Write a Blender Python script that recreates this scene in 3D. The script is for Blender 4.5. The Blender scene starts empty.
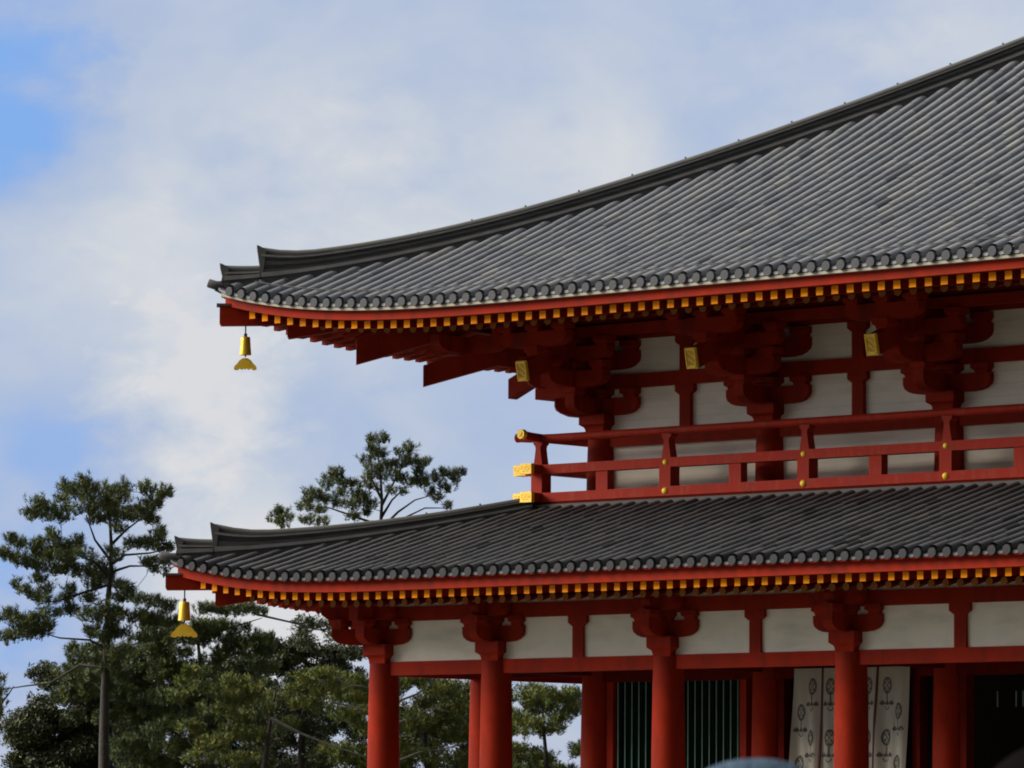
import bpy, math, random
import numpy as np
from mathutils import Vector, Matrix

# ------------------------------------------------------------------ camera, sky, sun, exposure
S = bpy.context.scene
COL = S.collection
CAM = Vector((69.19747, -73.96312, 0.0))          # eye level is z = 0
YAW, PIT, ROLL, FPX = 0.72728153, 0.088359817, 0.00497852, 5085.686
FW = Vector((-math.sin(YAW)*math.cos(PIT), math.cos(YAW)*math.cos(PIT), math.sin(PIT)))
_r = Vector((math.cos(YAW), math.sin(YAW), 0)); _u = _r.cross(FW)
RT = _r*math.cos(ROLL) + _u*math.sin(ROLL); UP = -_r*math.sin(ROLL) + _u*math.cos(ROLL)
cd = bpy.data.cameras.new('camera'); cam = bpy.data.objects.new('camera', cd); COL.objects.link(cam)
cam.matrix_world = Matrix(((RT.x, UP.x, -FW.x, CAM.x), (RT.y, UP.y, -FW.y, CAM.y), (RT.z, UP.z, -FW.z, CAM.z), (0, 0, 0, 1)))
cd.sensor_width = 36; cd.lens = FPX/1024*36; cd.clip_start = .3; cd.clip_end = 4000
cd.dof.use_dof = True; cd.dof.focus_distance = 101; cd.dof.aperture_fstop = 20
S.camera = cam

SUN_AZ_DIR = Vector((-.76, -.65, 0)).normalized()   # horizontal direction towards the sun
SUN_EL = math.radians(30)
w = bpy.data.worlds.new('World'); S.world = w; w.use_nodes = True
nt = w.node_tree; N = nt.nodes; L = nt.links; N.clear()
out = N.new('ShaderNodeOutputWorld'); bg = N.new('ShaderNodeBackground')
bg.inputs['Strength'].default_value = .1
sky = N.new('ShaderNodeTexSky'); sky.sky_type = 'NISHITA'; sky.sun_disc = False
sky.sun_elevation = SUN_EL
sky.sun_rotation = math.atan2(SUN_AZ_DIR.x, SUN_AZ_DIR.y)
tc = N.new('ShaderNodeTexCoord')
def mth(op, a, b=None, clamp=False, nodes=N, links=L):
    n = nodes.new('ShaderNodeMath'); n.operation = op; n.use_clamp = clamp
    for i, v in enumerate((a, b)):
        if v is None: continue
        if isinstance(v, (int, float)): n.inputs[i].default_value = v
        else: links.new(v, n.inputs[i])
    return n.outputs[0]
def skynoise(scale, detail, rough, stretch=(1, 1, 1.6), off=(0, 0, 0), dist=0.):
    mp = N.new('ShaderNodeMapping'); mp.inputs['Scale'].default_value = stretch; mp.inputs['Location'].default_value = off
    L.new(tc.outputs['Generated'], mp.inputs['Vector'])
    n = N.new('ShaderNodeTexNoise'); n.inputs['Scale'].default_value = scale; n.inputs['Detail'].default_value = detail
    n.inputs['Roughness'].default_value = rough; n.inputs['Distortion'].default_value = dist
    L.new(mp.outputs[0], n.inputs['Vector']); return n.outputs['Fac']
def blob(px, py, rad, nz, amt):                     # a cloud bank (or gap) centred on one direction of the sky
    d = (FW + RT*((px-512)/FPX) - UP*((py-384)/FPX)).normalized()
    v = N.new('ShaderNodeVectorMath'); v.operation = 'DISTANCE'; v.inputs[1].default_value = d
    L.new(tc.outputs['Generated'], v.inputs[0])
    a = mth('DIVIDE', v.outputs['Value'], rad/FPX)
    a = mth('ADD', a, mth('MULTIPLY', mth('SUBTRACT', nz, .5), 1.5))
    return mth('MULTIPLY', mth('SUBTRACT', 1., a, clamp=True), amt)
n1 = skynoise(17, 5, .55, off=(.3, .1, .2), dist=.3); n2 = skynoise(60, 4, .5, off=(1.3, 2.1, .2)); n0 = skynoise(3, 6, .55); n3 = skynoise(85, 6, .6, off=(.7, .4, 1.9), dist=.4)
fac = mth('ADD', mth('MULTIPLY', n1, .75), .30)
for b in ((0, 130, 140, n2, -.55), (0, 60, 120, n2, -.4), (60, 470, 240, n2, -.36), (450, 130, 170, n2, -.22), (760, 30, 230, n2, -.30), (20, 620, 130, n2, -.2), (500, 420, 150, n2, -.22),
          (560, 160, 240, n2, .26), (880, 80, 200, n2, .12), (195, 408, 120, n3, .46), (330, 455, 90, n2, -.2), (330, 60, 150, n2, .16), (40, 270, 160, n2, .16), (260, 590, 190, n2, .50), (110, 225, 90, n3, .06), (360, 215, 130, n3, .22), (620, 150, 130, n3, .08), (30, 270, 110, n3, .08), (820, 60, 120, n3, .18), (180, 290, 150, n2, .2), (700, 110, 160, n2, .1)):
    fac = mth('ADD', fac, blob(*b))
ramp = N.new('ShaderNodeValToRGB'); L.new(fac, ramp.inputs[0])
cr = ramp.color_ramp; cr.interpolation = 'B_SPLINE'
cr.elements[0].position = 0; cr.elements[0].color = (.20, .42, .87, 1)
cr.elements[1].position = 1.; cr.elements[1].color = (.74, .735, .76, 1)
for p_, c_ in ((.3, (.29, .45, .81, 1)), (.5, (.405, .505, .735, 1)), (.7, (.50, .57, .72, 1)), (.86, (.62, .66, .74, 1))):
    e = cr.elements.new(p_); e.color = c_
mul = N.new('ShaderNodeVectorMath'); mul.operation = 'SCALE'; mul.inputs['Scale'].default_value = 10; L.new(ramp.outputs[0], mul.inputs[0])
mix = N.new('ShaderNodeMix'); mix.data_type = 'RGBA'
cov = mth('ADD', mth('MULTIPLY', n0, .3), .75, clamp=True)
L.new(cov, mix.inputs['Factor']); L.new(sky.outputs[0], mix.inputs['A']); L.new(mul.outputs[0], mix.inputs['B'])
# off-view sky shaped for facade light: neutral overhead, brighter sunward, dimmed opposite and behind
sep = N.new('ShaderNodeSeparateXYZ'); L.new(tc.outputs['Generated'], sep.inputs[0])
hi = N.new('ShaderNodeMapRange'); hi.interpolation_type = 'SMOOTHSTEP'; hi.inputs['From Min'].default_value = .20; hi.inputs['From Max'].default_value = .55
L.new(sep.outputs['Z'], hi.inputs[0])
mx2 = N.new('ShaderNodeMix'); mx2.data_type = 'RGBA'; L.new(hi.outputs[0], mx2.inputs['Factor']); L.new(mix.outputs['Result'], mx2.inputs['A']); mx2.inputs['B'].default_value = (8.6, 8.7, 9.0, 1)
dt = N.new('ShaderNodeVectorMath'); dt.operation = 'DOT_PRODUCT'; L.new(tc.outputs['Generated'], dt.inputs[0]); dt.inputs[1].default_value = SUN_AZ_DIR
fr = N.new('ShaderNodeValToRGB'); L.new(mth('ADD', mth('MULTIPLY', dt.outputs['Value'], .5), .5), fr.inputs[0])
for e_, (p_, c_) in zip((fr.color_ramp.elements[0], fr.color_ramp.elements[1]), ((.0, .05), (1., .95))): e_.position = p_; e_.color = (c_, c_, c_*.94, 1)
for p_, c_ in ((.30, .10), (.44, .335), (.56, .335), (.72, .60)):
    e = fr.color_ramp.elements.new(p_); e.color = (c_, c_, c_, 1)
mx3 = N.new('ShaderNodeMix'); mx3.data_type = 'RGBA'; mx3.blend_type = 'MULTIPLY'; mx3.inputs['Factor'].default_value = 1
L.new(mx2.outputs['Result'], mx3.inputs['A']); L.new(fr.outputs[0], mx3.inputs['B'])
sc2 = N.new('ShaderNodeVectorMath'); sc2.operation = 'SCALE'; sc2.inputs['Scale'].default_value = 2.; dt2 = N.new('ShaderNodeVectorMath'); dt2.operation = 'DOT_PRODUCT'; L.new(tc.outputs['Generated'], dt2.inputs[0]); dt2.inputs[1].default_value = (.665, -.747, 0)
bk = N.new('ShaderNodeMapRange'); bk.interpolation_type = 'SMOOTHSTEP'; bk.inputs['From Min'].default_value = .1; bk.inputs['From Max'].default_value = .7; bk.inputs['To Min'].default_value = 1; bk.inputs['To Max'].default_value = .10
L.new(dt2.outputs['Value'], bk.inputs[0])
mx4 = N.new('ShaderNodeVectorMath'); mx4.operation = 'SCALE'; L.new(mx3.outputs['Result'], mx4.inputs[0]); L.new(bk.outputs[0], mx4.inputs['Scale'])
L.new(mx4.outputs[0], sc2.inputs[0])
L.new(sc2.outputs[0], bg.inputs['Color']); L.new(bg.outputs[0], out.inputs[0])

sd = bpy.data.lights.new('sun', 'SUN'); sd.energy = 3.2; sd.angle = math.radians(34); sd.color = (1, .92, .80)
sun = bpy.data.objects.new('sun', sd); COL.objects.link(sun)
sdir = Vector((SUN_AZ_DIR.x*math.cos(SUN_EL), SUN_AZ_DIR.y*math.cos(SUN_EL), math.sin(SUN_EL)))
sun.rotation_euler = sdir.to_track_quat('Z', 'Y').to_euler(); sun.location = (0, -40, 60)
S.view_settings.view_transform = 'Standard'; S.view_settings.look = 'None'
S.view_settings.exposure = .6; S.view_settings.gamma = 1; S.view_settings.use_curve_mapping = False
S.cycles.filter_width = 1.9; S.cycles.max_bounces = 6; S.cycles.diffuse_bounces = 3

# ------------------------------------------------------------------ materials
def mat(name, col, rough=.6, metal=0., var=.0, vscale=6., bump=0., bscale=60., attr=None, spec=None, stretch=None, dirt=None, planks=None):
    m = bpy.data.materials.new(name); m.use_nodes = True
    nt = m.node_tree; N = nt.nodes; L = nt.links; b = N['Principled BSDF']
    b.inputs['Roughness'].default_value = rough; b.inputs['Metallic'].default_value = metal
    if spec is not None: b.inputs['Specular IOR Level'].default_value = spec
    tc = N.new('ShaderNodeTexCoord'); vec = tc.outputs['Object']
    if stretch:
        mp = N.new('ShaderNodeMapping'); mp.inputs['Scale'].default_value = stretch; L.new(vec, mp.inputs[0]); vec = mp.outputs[0]
    rgb = N.new('ShaderNodeRGB'); rgb.outputs[0].default_value = (*col, 1); c = rgb.outputs[0]
    if var:
        n = N.new('ShaderNodeTexNoise'); n.inputs['Scale'].default_value = vscale; n.inputs['Detail'].default_value = 5
        n.inputs['Roughness'].default_value = .6
        L.new(vec, n.inputs['Vector'])
        mr = N.new('ShaderNodeMapRange'); mr.inputs['From Min'].default_value = .3; mr.inputs['From Max'].default_value = .7
        mr.inputs['To Min'].default_value = 1-var; mr.inputs['To Max'].default_value = 1+var; L.new(n.outputs['Fac'], mr.inputs[0])
        mx = N.new('ShaderNodeMix'); mx.data_type = 'RGBA'; mx.blend_type = 'MULTIPLY'; mx.inputs['Factor'].default_value = 1
        L.new(c, mx.inputs['A']); L.new(mr.outputs[0], mx.inputs['B']); c = mx.outputs['Result']
        mr2 = N.new('ShaderNodeMapRange'); mr2.inputs['To Min'].default_value = max(.05, rough-.12); mr2.inputs['To Max'].default_value = min(1, rough+.15)
        L.new(n.outputs['Fac'], mr2.inputs[0]); L.new(mr2.outputs[0], b.inputs['Roughness'])
    if attr:
        a = N.new('ShaderNodeAttribute'); a.attribute_name = 'tone'
        r = N.new('ShaderNodeValToRGB'); L.new(a.outputs['Fac'], r.inputs[0])
        r.color_ramp.elements[0].color = (*attr[0], 1); r.color_ramp.elements[1].color = (*attr[-1], 1)
        for i, q in enumerate(attr[1:-1]):
            e = r.color_ramp.elements.new((i+1)/(len(attr)-1)); e.color = (*q, 1)
        mx = N.new('ShaderNodeMix'); mx.data_type = 'RGBA'; mx.blend_type = 'MULTIPLY'; mx.inputs['Factor'].default_value = 1
        L.new(c, mx.inputs['A']); L.new(r.outputs[0], mx.inputs['B']); c = mx.outputs['Result']
    if dirt:   # streaks and stains of the surface itself
        mp = N.new('ShaderNodeMapping'); mp.inputs['Scale'].default_value = dirt[1]; L.new(tc.outputs['Object'], mp.inputs[0])
        n = N.new('ShaderNodeTexNoise'); n.inputs['Scale'].default_value = 1; n.inputs['Detail'].default_value = 6; L.new(mp.outputs[0], n.inputs[0])
        mr = N.new('ShaderNodeMapRange'); mr.inputs['From Min'].default_value = .5; mr.inputs['From Max'].default_value = .75
        mr.inputs['To Max'].default_value = dirt[2]; L.new(n.outputs['Fac'], mr.inputs[0])
        mx = N.new('ShaderNodeMix'); mx.data_type = 'RGBA'; L.new(mr.outputs[0], mx.inputs['Factor'])
        L.new(c, mx.inputs['A']); mx.inputs['B'].default_value = (*dirt[0], 1); c = mx.outputs['Result']
    if planks:  # thin joints between courses of boarding
        sp = N.new('ShaderNodeSeparateXYZ'); L.new(tc.outputs['Object'], sp.inputs[0])
        q = mth('FRACT', mth('DIVIDE', sp.outputs['Z'], planks, nodes=N, links=L), nodes=N, links=L)
        q = mth('LESS_THAN', q, .07, nodes=N, links=L)
        mx = N.new('ShaderNodeMix'); mx.data_type = 'RGBA'; L.new(mth('MULTIPLY', q, .12, nodes=N, links=L), mx.inputs['Factor'])
        L.new(c, mx.inputs['A']); mx.inputs['B'].default_value = (.12, .1, .08, 1); c = mx.outputs['Result']
    L.new(c, b.inputs['Base Color'])
    if bump:
        n = N.new('ShaderNodeTexNoise'); n.inputs['Scale'].default_value = bscale; n.inputs['Detail'].default_value = 4; L.new(vec, n.inputs['Vector'])
        bp = N.new('ShaderNodeBump'); bp.inputs['Strength'].default_value = bump; bp.inputs['Distance'].default_value = .02
        L.new(n.outputs['Fac'], bp.inputs['Height']); L.new(bp.outputs[0], b.inputs['Normal'])
    return m
M = dict(
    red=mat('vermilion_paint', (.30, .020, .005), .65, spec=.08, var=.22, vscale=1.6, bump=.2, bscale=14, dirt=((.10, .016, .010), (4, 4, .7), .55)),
    redrail=mat('rail_vermilion_paint', (.34, .022, .007), .6, spec=.12, var=.14, vscale=2.2, dirt=((.50, .20, .15), (9, 9, 3), .14)),
    reddark=mat('shaded_vermilion_paint', (.11, .008, .004), .8, spec=.05, var=.2, vscale=2.5, bump=.2, bscale=20),  # darker copy of the vermilion: under-eave and porch shade put into the colour
    white=mat('white_plaster', (.86, .78, .63), .85, var=.07, vscale=1.2, bump=.1, bscale=9, dirt=((.40, .36, .29), (.8, .8, 3.2), .4)),
    board=mat('white_boarding', (.86, .78, .64), .8, var=.08, vscale=1.0, bump=.1, bscale=9, dirt=((.45, .40, .31), (.9, .9, 5), .4), planks=.235),
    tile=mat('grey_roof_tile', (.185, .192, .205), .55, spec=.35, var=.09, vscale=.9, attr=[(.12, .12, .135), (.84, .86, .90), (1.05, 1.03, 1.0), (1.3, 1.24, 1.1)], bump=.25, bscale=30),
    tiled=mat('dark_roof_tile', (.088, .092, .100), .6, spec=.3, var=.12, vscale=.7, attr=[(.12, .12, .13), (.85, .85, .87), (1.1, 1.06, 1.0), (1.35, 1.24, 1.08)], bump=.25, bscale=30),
    ridge=mat('ridge_tile', (.085, .082, .083), .75, spec=.2, var=.3, vscale=1.4, stretch=(1, 1, 14), bump=.4, bscale=5),
    mortar=mat('pale_mortar', (.22, .215, .205), .8, var=.2, vscale=3),
    lead=mat('grey_flashing', (.12, .12, .112), .7, spec=.2, var=.15, vscale=2),
    yellow=mat('yellow_ochre_paint', (.92, .28, .004), .7, spec=.1, var=.22, vscale=2.0),
    engrave=mat('tarnished_gilding', (.62, .34, .04), .6, metal=.3),
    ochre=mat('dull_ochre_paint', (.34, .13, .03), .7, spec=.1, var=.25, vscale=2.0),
    gold=mat('gilded_metal', (1.0, .62, .04), .42, metal=.15, var=.1, vscale=8, bump=.5, bscale=34),
    bronze=mat('gilded_bronze', (.95, .55, .05), .36, metal=.5, var=.15, vscale=7),
    dark=mat('dark_iron', (.03, .03, .03), .6),
    green=mat('green_lattice_paint', (.004, .020, .013), .8, spec=.05, var=.2),
    pale=mat('pale_lattice_edge', (.16, .27, .20), .8, spec=.1, var=.15),
    black=mat('unlit_interior_black', (.012, .010, .009), .9),
    cloth=mat('white_curtain_cloth', (.42, .39, .32), .9, var=.06, vscale=3, bump=.2, bscale=12, stretch=(6, 1, .6)),
    lath=mat('cream_lath_paint', (.36, .33, .26), .8, var=.12, vscale=2),
    ink=mat('black_crest_print', (.10, .092, .075), .9),
    tape=mat('dark_red_tape', (.10, .03, .025), .9),
    stone=mat('granite', (.30, .29, .27), .8, var=.2, vscale=3, bump=.3),
    bark=mat('pine_bark', (.050, .042, .036), .9, var=.4, vscale=6, bump=.8, bscale=14),
    bough=mat('bare_bough', (.17, .155, .14), .9, var=.35, vscale=5, bump=.5, bscale=20),
    needle=mat('pine_needles', (.092, .116, .036), .6, attr=[(.40, .50, .55), (.8, .9, .8), (1.25, 1.2, .8), (1.5, 1.4, .7)]),
    fresh=mat('fresh_pine_needles', (.125, .150, .028), .6, attr=[(.40, .5, .5), (.85, .95, .8), (1.25, 1.2, .8), (1.7, 1.3, .75)]),
    leaf=mat('broad_leaves', (.058, .070, .026), .6, attr=[(.4, .45, .45), (.8, .9, .8), (1.3, 1.25, .9), (2.0, 1.8, 1.1)]),
    skin=mat('skin', (.50, .28, .19), .55),
    hair=mat('black_hair', (.006, .005, .005), 1., spec=.0, bump=.2, bscale=90, stretch=(1, 1, .2)),
    denim=mat('light_blue_cap_cloth', (.05, .078, .112), .9, spec=.05, var=.5, vscale=14, stretch=(3, .6, 1), bump=.4, bscale=60),
    coat=mat('navy_coat_cloth', (.03, .04, .07), .85, var=.1), grey=mat('grey_coat_cloth', (.09, .09, .095), .85, var=.1),
    trouser=mat('dark_trouser_cloth', (.03, .03, .035), .85), shoe=mat('black_shoe', (.02, .02, .02), .5),
    ground=mat('darkened_ground', (.075, .075, .058), .95, var=.18, vscale=.4, bump=.5, bscale=9),  # unseen ground, darkened from light gravel to cut the bounce under the eaves
)

# ------------------------------------------------------------------ helpers
class MB:
    def __init__(s): s.v = []; s.f = []; s.m = []; s.sm = []
    def add(s, vs, fs, mi=0, smooth=False):
        o = len(s.v); s.v += [tuple(v) for v in vs]
        for f in fs: s.f.append([i+o for i in f]); s.m.append(mi); s.sm.append(smooth)
    def box(s, x0, x1, y0, y1, z0, z1, mi=0):
        s.add([(x0, y0, z0), (x1, y0, z0), (x1, y1, z0), (x0, y1, z0), (x0, y0, z1), (x1, y0, z1), (x1, y1, z1), (x0, y1, z1)],
              [(3, 2, 1, 0), (4, 5, 6, 7), (0, 1, 5, 4), (1, 2, 6, 5), (2, 3, 7, 6), (3, 0, 4, 7)], mi)
    def prism(s, poly, w, o=(0, 0, 0), u=(1, 0, 0), mi=0, z=(0, 0, 1)):
        # poly of (a, b) in the plane of u and z, extruded +-w/2 sideways
        u = Vector(u).normalized(); z = Vector(z); n = u.cross(z).normalized(); o = Vector(o); k = len(poly)
        a = [o+u*p+z*q-n*(w/2) for p, q in poly]; b = [o+u*p+z*q+n*(w/2) for p, q in poly]
        s.add(a+b, [list(range(k))[::-1], list(range(k, 2*k))]+[(i, (i+1) % k, (i+1) % k+k, i+k) for i in range(k)], mi)
    def lathe(s, prof, o=(0, 0, 0), n=20, mi=0, ax='z', cap=True):
        o = Vector(o); vs = []
        for r, h in prof:
            for i in range(n):
                t = 2*math.pi*i/n; c, q = r*math.cos(t), r*math.sin(t)
                vs.append(o+Vector((c, q, h) if ax == 'z' else (h, c, q) if ax == 'x' else (c, h, q)))
        fs = [(j*n+i, j*n+(i+1) % n, (j+1)*n+(i+1) % n, (j+1)*n+i) for j in range(len(prof)-1) for i in range(n)]
        s.add(vs, fs, mi, True)
        if cap:
            s.add(vs[:n], [list(range(n))[::-1]], mi); s.add(vs[-n:], [list(range(n))], mi)
    def tube(s, pts, rad, n=8, mi=0):
        pts = [Vector(p) for p in pts]; vs = []
        for i, p in enumerate(pts):
            d = (pts[min(i+1, len(pts)-1)]-pts[max(i-1, 0)]).normalized()
            a = d.cross(Vector((.35, .9, .1)))
            a.normalize(); b = d.cross(a); r = rad[i] if isinstance(rad, (list, tuple)) else rad
            for k in range(n): t = 2*math.pi*k/n; vs.append(p+a*(r*math.cos(t))+b*(r*math.sin(t)))
        fs = [(j*n+i, j*n+(i+1) % n, (j+1)*n+(i+1) % n, (j+1)*n+i) for j in range(len(pts)-1) for i in range(n)]
        s.add(vs, fs, mi, True); s.add(vs[:n], [list(range(n))], mi); s.add(vs[-n:], [list(range(n))], mi)
    def sweep(s, pts, sect, side, mi=0, caps=True):
        # rectangular-ish section (list of (lateral, up)) swept along pts; side = lateral unit vector
        side = Vector(side); k = len(sect); vs = []
        for p in pts:
            p = Vector(p)
            for a, b in sect: vs.append(p+side*a+Vector((0, 0, b)))
        fs = [(j*k+i, j*k+(i+1) % k, (j+1)*k+(i+1) % k, (j+1)*k+i) for j in range(len(pts)-1) for i in range(k)]
        s.add(vs, fs, mi)
        if caps: s.add(vs[:k], [list(range(k))], mi); s.add(vs[-k:], [list(range(k))], mi)
    def build(s, name, mats, parent=None, **kw):
        me = bpy.data.meshes.new(name); me.from_pydata(s.v, [], s.f)
        for m in (mats if isinstance(mats, (list, tuple)) else [mats]): me.materials.append(M[m])
        me.polygons.foreach_set('material_index', s.m); me.polygons.foreach_set('use_smooth', s.sm); me.update()
        import bmesh
        bm = bmesh.new(); bm.from_mesh(me); bmesh.ops.recalc_face_normals(bm, faces=bm.faces); bm.to_mesh(me); bm.free()
        o = bpy.data.objects.new(name, me); COL.objects.link(o)
        if parent is not None: o.parent = parent
        tag(o, **kw); return o
def tag(o, label=None, cat=None, group=None, kind=None):
    if label: o['label'] = label
    if cat: o['category'] = cat
    if group: o['group'] = group
    if kind: o['kind'] = kind
def npmesh(name, V, F, mats, parent=None, tone=None, smooth=False, midx=None, **kw):
    # fast mesh from numpy arrays; F is (n, k) with one k
    me = bpy.data.meshes.new(name); k = F.shape[1]
    me.vertices.add(len(V)); me.vertices.foreach_set('co', V.astype(np.float32).ravel())
    me.loops.add(F.size); me.loops.foreach_set('vertex_index', F.astype(np.int32).ravel())
    me.polygons.add(len(F)); me.polygons.foreach_set('loop_start', np.arange(0, F.size, k, dtype=np.int32))
    me.polygons.foreach_set('loop_total', np.full(len(F), k, np.int32))
    for m in (mats if isinstance(mats, (list, tuple)) else [mats]): me.materials.append(M[m])
    if midx is not None: me.polygons.foreach_set('material_index', midx.astype(np.int32))
    me.polygons.foreach_set('use_smooth', np.full(len(F), smooth)); me.update(calc_edges=True)
    if tone is not None:
        a = me.attributes.new('tone', 'FLOAT', 'POINT'); a.data.foreach_set('value', tone.astype(np.float32))
    o = bpy.data.objects.new(name, me); COL.objects.link(o)
    if parent is not None: o.parent = parent
    tag(o, **kw); return o
def empty(name, loc=(0, 0, 0), **kw):
    o = bpy.data.objects.new(name, None); COL.objects.link(o); o.location = loc; o.empty_display_size = .5; tag(o, **kw); return o
def copyo(o, loc=None, parent=None):
    c = o.copy(); COL.objects.link(c)
    if loc is not None: c.location = loc
    if parent is not None: c.parent = parent
    return c
rng = np.random.default_rng(7); random.seed(7)

# ------------------------------------------------------------------ ground and podium
GZ = -3.1
def gz(x, y):
    d = math.hypot(x-CAM.x, y-CAM.y); t = min(1, max(0, (d-12)/60)); t = t*t*(3-2*t)
    return -1.6+(GZ+1.6)*t
g = MB(); xs = [-2500, -600, -250]+list(range(-120, 181, 6))+[260, 600, 2500]; ys = [-2500, -600, -250]+list(range(-160, 121, 6))+[260, 600, 2500]
g.add([(x, y, gz(x, y)) for y in ys for x in xs], [(j*len(xs)+i, j*len(xs)+i+1, (j+1)*len(xs)+i+1, (j+1)*len(xs)+i) for j in range(len(ys)-1) for i in range(len(xs)-1)], 0, True)
g.build('ground', 'ground', kind='structure')

hall = empty('temple_hall', (0, 0, 0), label='two-storey vermilion temple hall with curved grey tiled roofs and white plaster walls', cat='temple')
A, B = 3.0, 4.37
BW = 5.12; CX = [0, A, A+B, A+2*B, A+2*B+BW, A+3*B+BW]                 # columns of the front row that the photograph can see, and one more
CY = [0, A, A+4.25, A+8.5]
XE, YE = 36.6, 23.0
XR = 24.9                                            # detailed part of the front ends here
FLOOR = -1.3
p = MB(); p.box(-2.0, XE+2, -2.0, YE+2, GZ-.3, FLOOR); p.box(-2.25, XE+2.25, -2.25, YE+2.25, GZ-.3, GZ+.35); p.build('podium', 'stone', hall)

# ------------------------------------------------------------------ columns
def column(x, y, z0, z1, r, name='column'):
    m = MB(); h = z1-z0
    m.lathe([(r*1.0, 0), (r*1.03, h*.3), (r*1.0, h*.6), (r*.95, h*.85), (r*.9, h)], n=32)
    o = m.build(name, 'red', hall); o.location = (x, y, z0); return o
c0 = column(0, 0, FLOOR, 3.37, .322)
for x in CX[1:]+[CX[-1]+B*i for i in (1, 2)]: copyo(c0, (x, 0, FLOOR))
for y in CY[1:]: copyo(c0, (0, y, FLOOR))
for x in CX[1:]: copyo(c0, (x, A, FLOOR))
for y in CY[2:]: copyo(c0, (A, y, FLOOR))
UX = [0, 3.07, 7.40, 11.74, 11.74+BW, 16.11+BW]
u0 = column(UX[1], A+.08, 6.0, 8.01, .322)
for x in UX[2:]: copyo(u0, (x, A+.08, 6.0))
for y in CY[2:]: copyo(u0, (A, y, 6.0))

# ------------------------------------------------------------------ bracket pieces
def arm_poly(l, h, one=False):
    # hijiki: flat top, rounded belly at the ends
    r = []
    e = h*.42; c = min(l*.55, h*1.25)
    right = [(l, h), (l, h-e)]+[(l-c*(1-math.cos(t))*1.0, (h-e)*(1-math.sin(t))) for t in (math.pi*.12, math.pi*.25, math.pi*.36, math.pi*.5)]
    if one: return [(0, h)]+right[:]+[(0, 0)]
    return [(-x, z) for x, z in right[::-1]][:]+right[::-1][::-1] if False else [(-x, z) for x, z in reversed(right)]+right
def arm(m, o, u, l, h, w, one=False):
    m.prism(arm_poly(l, h, one), w, o, u)
def masu(m, x, y, z, w, h, d=None):
    # bearing block: square top, hollow-tapered foot
    r = w/2; s = w*.36
    for zz, zt, a, b_ in ((z, z+h*.16, s*.98, s), (z+h*.16, z+h*.30, s, s*1.08), (z+h*.30, z+h*.45, s*1.08, r), (z+h*.45, z+h, r, r)):
        m.add([(x-a, y-a, zz), (x+a, y-a, zz), (x+a, y+a, zz), (x-a, y+a, zz), (x-b_, y-b_, zt), (x+b_, y-b_, zt), (x+b_, y+b_, zt), (x-b_, y+b_, zt)],
              [(3, 2, 1, 0), (4, 5, 6, 7), (0, 1, 5, 4), (1, 2, 6, 5), (2, 3, 7, 6), (3, 0, 4, 7)])
D2 = 1/math.sqrt(2)

def lower_bracket(corner=False):
    m = MB(); masu(m, 0, 0, 3.37-3.37, .60, .38)
    z = .36; aw = .24; L_ = .80
    arm(m, (0, 0, z), (1, 0, 0), L_, .32, aw)
    for x in (-L_+.18, L_-.18): masu(m, x, 0, z+.32, .36, .19)
    masu(m, 0, 0, z+.32, .50, .19)
    arm(m, (0, 0, z+.003), (0, -1, 0), .72, .32, aw-.006, True)
    masu(m, 0, -.60, z+.32, .33, .19)
    arm(m, (0, -.3, z+.50), (1, 0, 0), .5, .26, .3)
    m.prism([(-.3, 0), (.5, 0), (.66, .08), (.7, .2), (.66, .27), (-.3, .27)], .22, (0, 0, z+.50), (0, -1, 0))
    if corner:
        arm(m, (0, 0, z+.006), (0, 1, 0), L_, .32, aw-.01, True); masu(m, 0, L_-.16, z+.32, .33, .19)
        arm(m, (0, 0, z+.004), (-D2, -D2, 0), 1.05, .32, aw-.02, True); masu(m, -.62, -.62, z+.32, .33, .19)
        arm(m, (-.0, 0, z+.005), (-1, 0, 0), .82, .32, aw, True); masu(m, -.70, 0, z+.32, .32, .185)
        m.prism([(-.3, 0), (1.1, 0), (1.25, .1), (1.3, .25), (-.3, .27)], .22, (0, 0, z+.50), (-D2, -D2, 0))
    return m
lb = lower_bracket().build('bracket_set', 'red', hall); lb.location = (CX[1], 0, 3.37)
for x in CX[2:]+[CX[-1]+B]: copyo(lb, (x, 0, 3.37))
lc = lower_bracket(True).build('bracket_set', 'red', hall); lc.location = (0, 0, 3.37)
lr = copyo(lb, (0, A, 3.37)); lr.rotation_euler.z = -math.pi/2
lr = copyo(lr, (0, A+4.25, 3.37))

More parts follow.
